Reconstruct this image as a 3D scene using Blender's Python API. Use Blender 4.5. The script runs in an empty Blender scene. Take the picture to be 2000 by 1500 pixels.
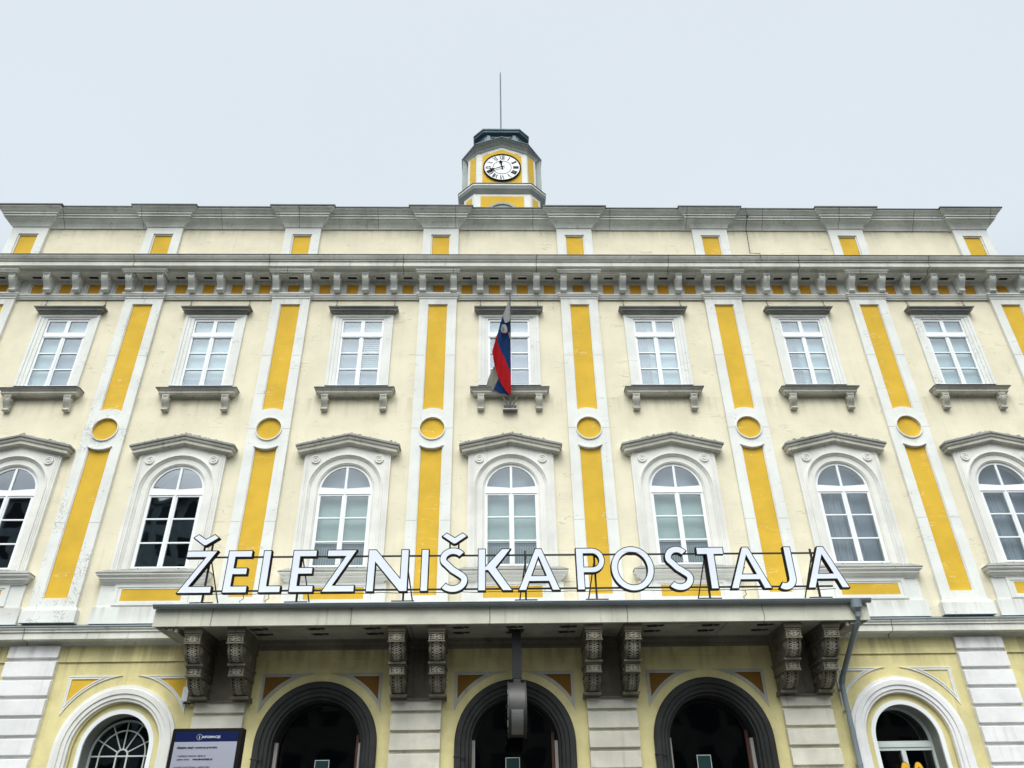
import bpy, bmesh, math, random
from mathutils import Vector, Matrix
from mathutils.geometry import tessellate_polygon
random.seed(7)
PI = math.pi
sc = bpy.context.scene
C = sc.collection
# ------------------------------------------------------------------ camera
yaw, pitch, roll = 0.02840109, 0.55358742, -0.01702867
fw = Vector((math.sin(yaw)*math.cos(pitch), math.cos(yaw)*math.cos(pitch), math.sin(pitch)))
rt = Vector((math.cos(yaw), -math.sin(yaw), 0)); up = rt.cross(fw)
r2 = rt*math.cos(roll)+up*math.sin(roll); u2 = -rt*math.sin(roll)+up*math.cos(roll)
cd = bpy.data.cameras.new("Camera"); cam = bpy.data.objects.new("Camera", cd); C.objects.link(cam)
M = Matrix((r2, u2, -fw)).transposed().to_4x4(); M.translation = Vector((0, -18, 1.6)); cam.matrix_world = M
cd.sensor_width = 36; cd.sensor_fit = 'HORIZONTAL'; cd.lens = 27.0; cd.clip_end = 2000
sc.camera = cam
# ------------------------------------------------------------------ light
SUN_EL, SUN_AZ = math.radians(55), math.radians(188)      # azimuth measured from +Y clockwise: behind the camera
SKY_BASE, SKY_BOOST = 0.745, 2.45
sund = Vector((math.sin(SUN_AZ)*math.cos(SUN_EL), math.cos(SUN_AZ)*math.cos(SUN_EL), math.sin(SUN_EL)))
w = bpy.data.worlds.new("World"); sc.world = w; w.use_nodes = True
nt = w.node_tree; nt.nodes.clear(); N = nt.nodes.new; LK = nt.links.new
out = N('ShaderNodeOutputWorld'); bg = N('ShaderNodeBackground'); LK(bg.outputs[0], out.inputs[0])
sky = N('ShaderNodeTexSky'); sky.sky_type = 'NISHITA'; sky.sun_disc = False
sky.sun_elevation = SUN_EL; sky.sun_rotation = SUN_AZ; sky.dust_density = 4; sky.air_density = 1.5
sk = N('ShaderNodeVectorMath'); sk.operation = 'SCALE'; sk.inputs['Scale'].default_value = 0.035
LK(sky.outputs[0], sk.inputs[0])
tc = N('ShaderNodeTexCoord')
dt = N('ShaderNodeVectorMath'); dt.operation = 'DOT_PRODUCT'; LK(tc.outputs['Generated'], dt.inputs[0]); dt.inputs[1].default_value = sund
mr = N('ShaderNodeMapRange'); mr.interpolation_type = 'SMOOTHSTEP'; LK(dt.outputs['Value'], mr.inputs['Value'])
mr.inputs['From Min'].default_value = 0.40; mr.inputs['From Max'].default_value = 1.0; mr.inputs['To Min'].default_value = 0; mr.inputs['To Max'].default_value = 1.0
ns = N('ShaderNodeTexNoise'); ns.inputs['Scale'].default_value = 1.6; ns.inputs['Detail'].default_value = 4; LK(tc.outputs['Generated'], ns.inputs['Vector'])
cl = N('ShaderNodeMapRange'); LK(ns.outputs['Fac'], cl.inputs['Value']); cl.inputs['To Min'].default_value = 0.96; cl.inputs['To Max'].default_value = 1.035
ba = N('ShaderNodeMath'); ba.operation = 'MULTIPLY_ADD'; LK(mr.outputs[0], ba.inputs[0]); ba.inputs[1].default_value = SKY_BOOST; ba.inputs[2].default_value = SKY_BASE
bm_ = N('ShaderNodeMath'); bm_.operation = 'MULTIPLY'; 
sep = N('ShaderNodeSeparateXYZ'); LK(tc.outputs['Generated'], sep.inputs[0])
hz = N('ShaderNodeMapRange'); hz.interpolation_type = 'SMOOTHSTEP'; LK(sep.outputs[2], hz.inputs['Value'])   # overcast: darker low down, brighter overhead
hz.inputs['From Min'].default_value = 0.18; hz.inputs['From Max'].default_value = 0.60; hz.inputs['To Min'].default_value = 0.03; hz.inputs['To Max'].default_value = 1.0
hm = N('ShaderNodeMath'); hm.operation = 'MULTIPLY'; LK(ba.outputs[0], hm.inputs[0]); LK(hz.outputs[0], hm.inputs[1])
LK(hm.outputs[0], bm_.inputs[0]); LK(cl.outputs[0], bm_.inputs[1])
cc = N('ShaderNodeVectorMath'); cc.operation = 'SCALE'; cc.inputs[0].default_value = (0.905, 0.975, 1.015); LK(bm_.outputs[0], cc.inputs['Scale'])
ad = N('ShaderNodeVectorMath'); ad.operation = 'ADD'; LK(sk.outputs[0], ad.inputs[0]); LK(cc.outputs[0], ad.inputs[1])
LK(ad.outputs[0], bg.inputs['Color']); bg.inputs['Strength'].default_value = 1.0
sl = bpy.data.lights.new("Sun", 'SUN'); sl.energy = 1.5; sl.angle = math.radians(24); sl.color = (1, 0.97, 0.92)
so = bpy.data.objects.new("Sun", sl); C.objects.link(so); so.rotation_euler = sund.to_track_quat('Z', 'Y').to_euler(); so.location = (0, -30, 40)
sc.view_settings.view_transform = 'Standard'; sc.view_settings.look = 'None'; sc.view_settings.gamma = 1
sc.view_settings.exposure = 0.04
# ------------------------------------------------------------------ materials
MAT = {}
def lin(c): return tuple(((v/255)/12.92 if v/255 <= .04045 else ((v/255+.055)/1.055)**2.4) for v in c)
def mat(name, col, rough=.85, metal=0, var=.06, grime=(.12,.12,.10), streak=0.0, blotch=0.0, bump=.15, bscale=60, crack=None, cden=.0, seam=0, emit=0, spec=.3, flake=0, runs=()):
    m = bpy.data.materials.new(name); m.use_nodes = True; t = m.node_tree; n = t.nodes; l = t.links.new
    b = n['Principled BSDF']; b.inputs['Roughness'].default_value = rough; b.inputs['Metallic'].default_value = metal
    b.inputs['Specular IOR Level'].default_value = spec
    g = n.new('ShaderNodeNewGeometry')
    def noise(scale, det=4, vec=None, rg=.55):
        x = n.new('ShaderNodeTexNoise'); x.inputs['Scale'].default_value = scale; x.inputs['Detail'].default_value = det; x.inputs['Roughness'].default_value = rg
        l(vec or g.outputs['Position'], x.inputs['Vector']); return x.outputs['Fac']
    def ramp(v, a, b_, o0=0., o1=1.):
        x = n.new('ShaderNodeMapRange'); x.interpolation_type = 'SMOOTHSTEP'; l(v, x.inputs['Value'])
        x.inputs['From Min'].default_value = a; x.inputs['From Max'].default_value = b_; x.inputs['To Min'].default_value = o0; x.inputs['To Max'].default_value = o1
        return x.outputs[0]
    def mth(op, a, b_=None):
        x = n.new('ShaderNodeMath'); x.operation = op
        for i, v in enumerate((a, b_)):
            if v is None: continue
            if isinstance(v, (int, float)): x.inputs[i].default_value = v
            else: l(v, x.inputs[i])
        return x.outputs[0]
    def mix(f, a, b_):
        x = n.new('ShaderNodeMix'); x.data_type = 'RGBA'
        if isinstance(f, (int, float)): x.inputs[0].default_value = f
        else: l(f, x.inputs[0])
        for i, v in ((6, a), (7, b_)):
            if isinstance(v, tuple): x.inputs[i].default_value = (*v, 1)
            else: l(v, x.inputs[i])
        return x.outputs[2]
    def scaled(s):
        x = n.new('ShaderNodeVectorMath'); x.operation = 'MULTIPLY'; l(g.outputs['Position'], x.inputs[0]); x.inputs[1].default_value = s; return x.outputs[0]
    c = tuple(col)
    dk = tuple(v*(1-var*2.2) for v in col); lt = tuple(min(1, v*(1+var)) for v in col)
    c = mix(ramp(noise(1.3, 5), .3, .7), dk, lt)
    c = mix(ramp(noise(22, 3), .35, .75, 0, var*1.6), c, tuple(v*.8 for v in col))
    if blotch: c = mix(ramp(noise(2.7, 8, rg=.7), .56, .8, 0, blotch), c, grime)
    if streak:
        s = mth('MULTIPLY', ramp(noise(1, 4, scaled((9, 9, .35))), .5, .82), ramp(noise(.8, 3), .38, .66))
        c = mix(mth('MULTIPLY', s, streak), c, grime)
    for zt_, zl_, st_ in runs:      # rain and algae runs that start under a ledge
        sx = n.new('ShaderNodeSeparateXYZ'); l(g.outputs['Position'], sx.inputs[0])
        up_ = ramp(sx.outputs[2], zl_, zt_); cut = mth('LESS_THAN', sx.outputs[2], zt_+.02)
        run = ramp(noise(1, 4, scaled((5.5, 5.5, .25))), .42, .66)
        c = mix(mth('MULTIPLY', mth('MULTIPLY', mth('MULTIPLY', up_, cut), run), st_), c, grime)
    if cden:
        a = mth('ABSOLUTE', mth('SUBTRACT', noise(1.0, 3, scaled((.55, .6, 3.2)), .5), .5))
        k = mth('MULTIPLY', ramp(a, .002, .006, 1, 0), ramp(noise(.9, 2, scaled((1.7, 1, 1.3))), .5, .6))
        c = mix(mth('MULTIPLY', k, cden), c, crack)
    if flake:
        a = mth('ABSOLUTE', mth('SUBTRACT', noise(9, 3), .5))
        k = mth('MULTIPLY', ramp(a, .006, .02, 1, 0), ramp(noise(1.4, 3, scaled((2, 1, .8))), .5, .6))
        c = mix(mth('MULTIPLY', k, flake), c, (.16, .15, .13))
    if seam:
        sx = n.new('ShaderNodeSeparateXYZ'); l(g.outputs['Position'], sx.inputs[0])
        wob = mth('MULTIPLY', noise(6, 2), .06)
        f = mth('FRACT', mth('DIVIDE', mth('ADD', mth('ADD', sx.outputs[0], wob), 100.37), seam))
        k = ramp(f, .0, .012, 1, 0)
        c = mix(mth('MULTIPLY', k, .8), c, (.06, .055, .05))
    l(c, b.inputs['Base Color'])
    if emit:
        l(c, b.inputs['Emission Color']); b.inputs['Emission Strength'].default_value = emit
    if bump:
        bp = n.new('ShaderNodeBump'); bp.inputs['Strength'].default_value = bump; bp.inputs['Distance'].default_value = .02
        h = mth('ADD', noise(bscale, 3), mth('MULTIPLY', noise(5, 4), 1.5)); l(h, bp.inputs['Height']); l(bp.outputs[0], b.inputs['Normal'])
    MAT[name] = m; return m
CREAM = (.80, .74, .56); OCHRE = (.70, .445, .045); WHITE = (.78, .79, .745)
mat('cream', CREAM, runs=((12.28, 11.5, .34), (18.40, 17.9, .35), (7.2, 6.3, .35)), streak=.30, blotch=.12, var=.035, crack=(.42, .38, .28), cden=.55, grime=(.42, .38, .26), bump=.2)
mat('cream_ground', (.74, .66, .33), runs=((5.80, 5.0, .6),), streak=.5, blotch=.35, var=.08, grime=(.33, .29, .15), bump=.3)
mat('ochre', OCHRE, var=.05, crack=(.84, .68, .34), cden=.6, bump=.2, blotch=.1, grime=(.45, .27, .03))
mat('ochre_shade', (.20, .10, .014), var=.08, bump=.2, blotch=.3, grime=(.12, .06, .01))  # darkened ochre copy: canopy shade put into the colour of the spandrel panels
mat('ochre_dark', (.66, .34, .03), var=.08, bump=.2, blotch=.3, grime=(.25, .12, .02))
mat('white_trim', WHITE, runs=((15.6, 14.9, .3), (6.66, 6.2, .45)), streak=.32, blotch=.18, var=.035, crack=(.42, .41, .38), cden=.5, grime=(.42, .39, .33), bump=.2)
mat('white_flaked', WHITE, streak=.35, blotch=.2, var=.04, grime=(.42, .39, .33), bump=.3, flake=.75)
mat('grey_cornice', (.82, .84, .77), streak=.5, blotch=.35, var=.09, grime=(.13, .13, .11), seam=2.42, bump=.3)
mat('white_cornice', (.74, .74, .66), streak=.55, blotch=.35, var=.09, grime=(.16, .15, .12), seam=3.91, bump=.3)
mat('bracket_stone', (.72, .73, .68), streak=.7, blotch=.5, var=.08, grime=(.13, .12, .10), bump=.4)
mat('hood_stone', (.30, .305, .275), streak=.6, blotch=.7, var=.12, grime=(.07, .07, .06), bump=.5)
mat('sill_stone', (.55, .535, .46), streak=.8, blotch=.7, var=.1, grime=(.11, .10, .08), bump=.4)
mat('surround', (.79, .785, .73), streak=.25, blotch=.2, var=.05, grime=(.35, .31, .22), bump=.2)
mat('metal_grey', (.16, .20, .22), rough=.45, metal=.35, var=.08, bump=.05, streak=.3, grime=(.08, .09, .09))
mat('flashing', (.10, .11, .115), rough=.6, metal=.2, var=.15, bump=.2, blotch=.5, grime=(.02, .02, .02))
mat('pipe_grey', (.27, .31, .33), rough=.4, metal=.3, var=.06, bump=.05, streak=.3, grime=(.14, .15, .15))
mat('tower_metal', (.095, .15, .18), rough=.5, metal=.3, var=.12, bump=.1, streak=.5, grime=(.2, .24, .24))
mat('tower_grey', (.36, .40, .39), rough=.7, var=.06, streak=.5, grime=(.16, .18, .18), bump=.1)
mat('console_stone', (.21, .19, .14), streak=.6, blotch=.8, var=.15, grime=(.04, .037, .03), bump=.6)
mat('console_dark', (.035, .033, .028), var=.2, bump=.4)
mat('console_knot', (.52, .48, .38), var=.15, bump=.3)
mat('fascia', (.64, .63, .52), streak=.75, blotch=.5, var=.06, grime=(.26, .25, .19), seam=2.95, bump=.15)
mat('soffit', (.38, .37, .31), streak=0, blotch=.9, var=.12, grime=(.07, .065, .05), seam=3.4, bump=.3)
mat('quoin', (.82, .815, .80), runs=((5.8, 5.3, .5),), streak=.4, blotch=.25, var=.05, grime=(.36, .33, .28), bump=.25)
mat('quoin_dirty', (.72, .69, .58), streak=.6, blotch=.4, var=.09, grime=(.3, .27, .19), bump=.3)
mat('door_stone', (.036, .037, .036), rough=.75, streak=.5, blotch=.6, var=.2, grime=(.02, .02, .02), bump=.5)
mat('pvc', (.86, .88, .88), rough=.35, var=.015, bump=0, spec=.5)
mat('old_frame', (.62, .68, .64), rough=.5, var=.04, bump=.05)
mat('reveal', (.30, .31, .28), var=.1, blotch=.4, grime=(.1, .1, .08))
mat('dark_frame', (.015, .013, .012), rough=.4, var=.1, bump=0)
mat('brown_frame', (.10, .045, .03), rough=.5, var=.1, bump=0)
mat('pale_panel', (.45, .42, .38), rough=.5, var=.06, bump=0)
mat('blind', (.58, .66, .69), var=.02, bump=0, rough=.6)
mat('blind_green', (.54, .64, .60), var=.03, bump=0, rough=.6)
mat('curtain', (.50, .52, .58), var=.05, bump=0)
mat('room_grey', (.36, .39, .47), var=.03, bump=0)
mat('dark_curtain', (.05, .085, .085), var=.1, bump=0)
mat('interior', (.035, .045, .05), var=.1, bump=0)
mat('letter_white', (.72, .76, .83), rough=.4, var=.012, bump=0, spec=.4)
mat('letter_black', (.012, .010, .010), rough=.8, var=.1, bump=0, spec=.1)
mat('joint', (.47, .455, .40), var=.1, bump=0)
mat('black_steel', (.02, .02, .022), rough=.5, var=.1, bump=0)
mat('flag_white', (.50, .50, .50), var=.08, bump=.2, bscale=150)
mat('flag_white_back', (.36, .34, .29), var=.08, bump=.2, bscale=150)
mat('flag_blue', (.006, .045, .16), var=.1, bump=.2, bscale=150)
mat('flag_red', (.55, .008, .014), var=.1, bump=.2, bscale=150)
mat('pole_grey', (.28, .28, .27), rough=.4, metal=.5, var=.05, bump=0)
mat('clock_white', (.84, .86, .88), rough=.4, var=.02, bump=0)
mat('steel', (.075, .072, .07), rough=.5, metal=.4, var=.2, bump=.1, blotch=.4, grime=(.1, .1, .1))
mat('screen_blue', (.004, .010, .055), rough=.3, var=.02, bump=0, emit=.15)
mat('screen_pale', (.30, .31, .37), rough=.3, var=.03, bump=0, emit=.12)
mat('screen_text', (.02, .02, .05), rough=.4, var=0, bump=0)
mat('text_white', (.6, .62, .66), rough=.4, var=0, bump=0, emit=.1)
mat('text_blue', (.03, .12, .5), rough=.4, var=0, bump=0, emit=.2)
mat('logo_yellow', (.85, .46, .03), rough=.35, var=.02, bump=0)
mat('notice_green', (.012, .045, .045), rough=.4, var=.05, bump=0)
mat('asphalt', (.07, .07, .07), var=.15, bump=.4, blotch=.3, grime=(.05, .05, .05))
mat('opposite_wall', (.28, .36, .37), var=.1, bump=.2)
mat('opposite_low', (.12, .11, .10), var=.1, bump=.2)
mat('opposite_glass', (.02, .03, .035), rough=.2, var=.05, bump=0)
def glassmat(name, base, tint):
    m = bpy.data.materials.new(name); m.use_nodes = True; t = m.node_tree; n = t.nodes; l = t.links.new; n.clear()
    o = n.new('ShaderNodeOutputMaterial'); mx = n.new('ShaderNodeMixShader'); tr = n.new('ShaderNodeBsdfTransparent'); gl = n.new('ShaderNodeBsdfGlossy')
    fr = n.new('ShaderNodeLayerWeight'); fr.inputs[0].default_value = .5; pw = n.new('ShaderNodeMath'); pw.operation = 'POWER'; pw.inputs[1].default_value = 4.0; l(fr.outputs['Facing'], pw.inputs[0]); a = n.new('ShaderNodeMath'); a.operation = 'ADD'; a.use_clamp = True; a.inputs[1].default_value = base+.04
    l(pw.outputs[0], a.inputs[0]); l(a.outputs[0], mx.inputs[0]); l(tr.outputs[0], mx.inputs[1]); l(gl.outputs[0], mx.inputs[2]); l(mx.outputs[0], o.inputs[0])
    tr.inputs[0].default_value = (*tint, 1); gl.inputs['Roughness'].default_value = .02; gl.inputs['Color'].default_value = (.92, .95, 1, 1)
    g = n.new('ShaderNodeNewGeometry'); ns = n.new('ShaderNodeTexNoise'); ns.inputs['Scale'].default_value = 1.1; ns.inputs['Detail'].default_value = 1; l(g.outputs['Position'], ns.inputs['Vector'])
    bp = n.new('ShaderNodeBump'); bp.inputs['Strength'].default_value = .08; bp.inputs['Distance'].default_value = .08; l(ns.outputs['Fac'], bp.inputs['Height']); l(bp.outputs[0], gl.inputs['Normal'])
    MAT[name] = m
glassmat('glass', .05, (.86, .90, .90)); glassmat('glass_dark', .035, (.55, .60, .62)); glassmat('glass_tint', .20, (.55, .6, .62))
# ------------------------------------------------------------------ mesh helpers
class MB:
    def __init__(s): s.v = []; s.f = []; s.mi = []; s.cur = 0
    def add(s, vs, fs):
        o = len(s.v); s.v += [tuple(x) for x in vs]
        for f in fs: s.f.append(tuple(o+i for i in f)); s.mi.append(s.cur)
        return s
    def box(s, x0, x1, y0, y1, z0, z1):
        return s.add([(x, y, z) for x in (x0, x1) for y in (y0, y1) for z in (z0, z1)],
                     [(0, 1, 3, 2), (4, 6, 7, 5), (0, 4, 5, 1), (2, 3, 7, 6), (0, 2, 6, 4), (1, 5, 7, 3)])
    def plate(s, loops, yf, yb, back=False):
        """extrude a polygon with holes (x, z loops) from yf (front) to yb"""
        fl = [p for lp in loops for p in lp]; n = len(fl)
        tri = tessellate_polygon([[Vector((x, z, 0)) for x, z in lp] for lp in loops])
        vs = [(x, yf, z) for x, z in fl]+[(x, yb, z) for x, z in fl]; fs = [tuple(t) for t in tri]
        if back: fs += [tuple(i+n for i in t) for t in tri]
        o = 0
        for lp in loops:
            k = len(lp)
            for i in range(k): j = (i+1) % k; fs.append((o+i, o+j, o+j+n, o+i+n))
            o += k
        return s.add(vs, fs)
    def mold(s, prof, x0, x1, yf, yb):
        """profile [(d, z)] run round a block: left return, front, right return"""
        vs = []
        for d, z in prof: vs += [(x0-d, yb, z), (x0-d, yf-d, z), (x1+d, yf-d, z), (x1+d, yb, z)]
        fs = []
        for i in range(len(prof)-1):
            for k in range(3): fs.append((4*i+k, 4*i+k+1, 4*i+k+5, 4*i+k+4))
        n = len(prof); fs.append(tuple(4*i for i in range(n))); fs.append(tuple(4*i+3 for i in range(n)))
        return s.add(vs, fs)
    def rake(s, prof, hb, yf, yb, slope, x=0):
        vs = []
        for d, z in prof:
            e = hb+d; zz = z; zt = z+slope*e
            vs += [(x-e, yb, zz), (x-e, yf-d, zz), (x, yf-d, zt), (x+e, yf-d, zz), (x+e, yb, zz)]
        fs = []
        for i in range(len(prof)-1):
            for k in range(4): fs.append((5*i+k, 5*i+k+1, 5*i+k+6, 5*i+k+5))
        n = len(prof); fs.append(tuple(5*i for i in range(n))); fs.append(tuple(5*i+4 for i in range(n)))
        return s.add(vs, fs)
    def arch_mold(s, prof, cx, zs, zb, seg=36):
        """profile [(radius, y)] swept along jamb - semicircle - jamb"""
        path = [(-1, 0, zb)]+[(-math.cos(PI*i/seg), math.sin(PI*i/seg), zs) for i in range(seg+1)]+[(1, 0, zb)]
        vs = [(cx+a*r, y, z+b*r) for a, b, z in path for r, y in prof]
        n = len(prof); fs = []
        for i in range(len(path)-1):
            for k in range(n-1): fs.append((i*n+k, i*n+k+1, (i+1)*n+k+1, (i+1)*n+k))
        return s.add(vs, fs)
    def side(s, poly, x0, x1):
        """(y, z) polygon extruded along x"""
        tri = tessellate_polygon([[Vector((y, z, 0)) for y, z in poly]]); n = len(poly)
        vs = [(x0, y, z) for y, z in poly]+[(x1, y, z) for y, z in poly]
        fs = [tuple(t) for t in tri]+[tuple(i+n for i in t) for t in tri]
        fs += [(i, (i+1) % n, (i+1) % n+n, i+n) for i in range(n)]
        return s.add(vs, fs)
    def tube(s, pts, r, seg=12, cap=True):
        P = [Vector(p) for p in pts]; rr = r if isinstance(r, (list, tuple)) else [r]*len(P); rings = []
        for i, p in enumerate(P):
            a = P[max(i-1, 0)]; b = P[min(i+1, len(P)-1)]; d = (b-a).normalized()
            ref = Vector((0, 0, 1)) if abs(d.z) < .9 else Vector((1, 0, 0)); u = d.cross(ref).normalized(); v = d.cross(u)
            rings += [tuple(p+(u*math.cos(2*PI*k/seg)+v*math.sin(2*PI*k/seg))*rr[i]) for k in range(seg)]
        fs = [(i*seg+k, i*seg+(k+1) % seg, (i+1)*seg+(k+1) % seg, (i+1)*seg+k) for i in range(len(P)-1) for k in range(seg)]
        if cap: fs += [tuple(range(seg)), tuple(range((len(P)-1)*seg, len(P)*seg))]
        return s.add(rings, fs)
    def prism(s, base, top):
        n = len(base)
        return s.add(list(base)+list(top), [tuple(range(n)), tuple(range(n, 2*n))]+[(i, (i+1) % n, (i+1) % n+n, i+n) for i in range(n)])
    def obj(s, name, m, parent=None, loc=(0, 0, 0), bevel=0, smooth=False, label=None):
        me = bpy.data.meshes.new(name); me.from_pydata(s.v, [], s.f)
        ms = m if isinstance(m, (list, tuple)) else [m]
        for k in ms: me.materials.append(MAT[k])
        if len(ms) > 1: me.polygons.foreach_set('material_index', s.mi)
        b = bmesh.new(); b.from_mesh(me); bmesh.ops.recalc_face_normals(b, faces=b.faces); b.to_mesh(me); b.free()
        if smooth:
            me.polygons.foreach_set('use_smooth', [True]*len(me.polygons)); me.set_sharp_from_angle(angle=math.radians(32))
        me.update()
        o = bpy.data.objects.new(name, me); C.objects.link(o); o.location = loc; o.parent = parent
        if bevel:
            md = o.modifiers.new('bevel', 'BEVEL'); md.width = bevel; md.segments = 2; md.limit_method = 'ANGLE'; md.angle_limit = math.radians(40)
        if label: o['label'] = label
        return o
def rect(x0, x1, z0, z1): return [(x0, z0), (x1, z0), (x1, z1), (x0, z1)]
def arch(cx, r, zb, zs, seg=32): return [(cx-r, zb), (cx+r, zb)]+[(cx+r*math.cos(PI*i/seg), zs+r*math.sin(PI*i/seg)) for i in range(seg+1)]
def disc(cx, cz, r, seg=40): return [(cx+r*math.cos(2*PI*i/seg), cz+r*math.sin(2*PI*i/seg)) for i in range(seg)]
def empty(name, loc=(0, 0, 0), parent=None):
    o = bpy.data.objects.new(name, None); C.objects.link(o); o.location = loc; o.parent = parent; o.empty_display_size = .3; return o
def tag(o, label, cat, group=None):
    o['label'] = label; o['category'] = cat
    if group: o['group'] = group
    return o
def copy(o, parent, loc, kids=True):
    c = o.copy(); C.objects.link(c); c.parent = parent; c.location = loc
    if kids:
        for k in list(o.children):
            d = k.copy(); C.objects.link(d); d.parent = c
    return c
def text(txt, size, name, m, parent, loc, rot=(PI/2, 0, 0), bold=0, align='LEFT', depth=.001, sx=1):
    cu = bpy.data.curves.new(name, 'FONT'); cu.body = txt; cu.size = size; cu.extrude = depth; cu.offset = bold; cu.align_x = align
    t = bpy.data.objects.new(name, cu); C.objects.link(t); bpy.context.view_layer.update()
    me = bpy.data.meshes.new_from_object(t.evaluated_get(bpy.context.evaluated_depsgraph_get())); bpy.data.objects.remove(t)
    me.materials.clear(); me.materials.append(MAT[m]); me.name = name
    o = bpy.data.objects.new(name, me); C.objects.link(o); o.parent = parent; o.location = loc; o.rotation_euler = rot; o.scale = (sx, 1, 1); return o
# ------------------------------------------------------------------ layout
PIL = [-14.40, -10.15, -5.90, -1.62, 2.53, 6.80, 11.13, 15.39]
BAY = [-12.13, -7.97, -3.75, .445, 4.66, 8.95, 13.16]
XL, XR = -16.4, 17.0
# ------------------------------------------------------------------ ground
g = MB(); g.add([(-400, -400, 0), (400, -400, 0), (400, 400, 0), (-400, 400, 0)], [(0, 1, 2, 3)])
go = g.obj('pavement', 'asphalt'); go['kind'] = 'structure'
# ------------------------------------------------------------------ station building
B = empty('station_building')
tag(B, 'cream and ochre railway station building with clock tower, pilasters and entrance canopy', 'building')
# upper walls with openings
holes = []
for x in BAY:
    holes.append(rect(x-.60, x+.60, 12.66, 14.93)); holes.append(arch(x, .68, 7.56, 9.60))
m = MB(); m.plate([[(XL, 6.02), (XR, 6.02), (XR, 16.9), (15.13+.548, 16.9), (15.13+.548, 18.9), (-14.25-.548, 18.9), (-14.25-.548, 16.9), (XL, 16.9)]]+holes, 0, .45, True)
m.box(XL, XL+.4, .452, 14, 6.02, 17); m.box(XR-.4, XR, .452, 14, 6.02, 17); m.box(XL, XR, 14, 14.4, 0, 17)
m.obj('wall', 'cream', B)
# cut the attic to its own length: wall above main cornice is only between the corner attic pilasters
for z in (6.05, 11.55, 16.65):
    MB().box(XL+.42, XR-.42, .5, 13.9, z, z+.25).obj('floor_slab', 'interior', B)
MB().box(XL+.42, XR-.42, 4.2, 4.4, .1, 16.6).obj('inner_wall', 'interior', B)
holes = [arch(-8.0, .92, .6, 3.69), arch(8.99, .92, .6, 3.69)]+[arch(x, 1.0, .02, 3.69) for x in (-3.80, .45, 4.73)]
m = MB(); m.plate([rect(XL, XR, 0, 6.015)]+holes, 0, .55, True)
m.box(XL, XL+.4, .552, 14, 0, 6.015); m.box(XR-.4, XR, .552, 14, 0, 6.015)
m.obj('ground_floor_wall', 'cream_ground', B)
MB().box(XL+.42, XR-.42, .56, 13.9, -.05, .02).obj('floor_slab', 'interior', B)
m = MB(); m.box(XL+.1, XR-.1, .46, 14.3, 16.95, 17.1); m.obj('roof', 'flashing', B)
# raised plaster panel band above the ground-floor arches (double line at z 5.4)
m = MB()
for a, b in ((-16.4, -10.8), (-9.69, -6.5), (-5.36, -2.2), (-1.1, 2.0), (3.1, 6.3), (7.42, 10.57), (11.69, 17)):
    m.plate([rect(a, b, 5.46, 5.80)], -.035, .01)
m.obj('frieze_band', 'cream_ground', B)
# --- string course (interrupted by nothing: canopy sits on it)
sp = [(0, 5.80), (.05, 5.80), (.05, 5.83), (.09, 5.85), (.11, 5.88), (.30, 5.895), (.32, 5.895), (.32, 6.03), (.35, 6.045), (.35, 6.07), (.38, 6.11), (.38, 6.135), (0, 6.27)]
MB().mold(sp[:-1]+[(.0, 6.14)], XL, XR, -.002, .3).obj('string_course', 'white_cornice', B)
MB().mold([(0, 6.138), (.395, 6.138), (.395, 6.152), (0, 6.29)], XL, XR, -.002, .3).obj('string_course_flashing', 'metal_grey', B)
# --- main cornice
mp = [(0, 16.30), (.40, 16.30), (.41, 16.33), (.44, 16.34), (.44, 16.375), (.47, 16.42), (.60, 16.425), (.62, 16.425), (.62, 16.555), (.595, 16.56), (.595, 16.58), (.655, 16.585), (.655, 16.61), (.635, 16.612), (.635, 16.628), (.685, 16.632), (.73, 16.70), (.74, 16.74), (0, 16.78)]
MB().mold(mp, XL, XR, -.002, .3).obj('main_cornice', 'white_cornice', B)
MB().mold([(0, 16.775), (.755, 16.742), (.755, 16.758), (0, 16.99)], XL, XR, -.002, .3).obj('cornice_flashing', 'flashing', B)
# frieze (sunk squares between brackets) and moulding below
sq = []
for x in PIL: sq.append(x)
for x in BAY:
    for k in (-1.5, -.5, .5, 1.5):
        sq.append(x+k*.83+(0.0 if abs(k) < 1 else (-.02 if k > 0 else .02)))
m = MB(); m.plate([rect(XL, XR, 15.78, 16.30)]+[rect(x-.21, x+.21, 15.80, 16.215) for x in sq], -.07, .01)
for x in sq: m.plate([rect(x-.209, x+.209, 15.801, 16.214), rect(x-.165, x+.165, 15.835, 16.175)], -.045, .01)
m.obj('frieze', 'bracket_stone', B)
fp = MB().plate([rect(-.164, .164, 15.836, 16.174)], -.02, -.001).obj('frieze_panel', 'ochre_dark', B, (sq[0], 0, 0))
for x in sq[1:]: copy(fp, B, (x, 0, 0))
MB().mold([(0, 15.625), (.02, 15.625), (.02, 15.655), (.045, 15.67), (.06, 15.70), (.06, 15.72), (.085, 15.74), (.085, 15.78), (0, 15.782)], XL, XR, -.03, .3).obj('frieze_moulding', 'white_trim', B)
# coffers under cornice between the brackets
m = MB(); m.box(-.19, .19, -.35, -.12, 16.28, 16.298); m.cur = 1; m.box(-.13, .13, -.28, -.19, 16.272, 16.281)
cf_ = m.obj('cornice_coffer', ['bracket_stone', 'console_dark'], B, (sq[0], 0, 0))
for x in sq[1:]: copy(cf_, B, (x, 0, 0))
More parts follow.
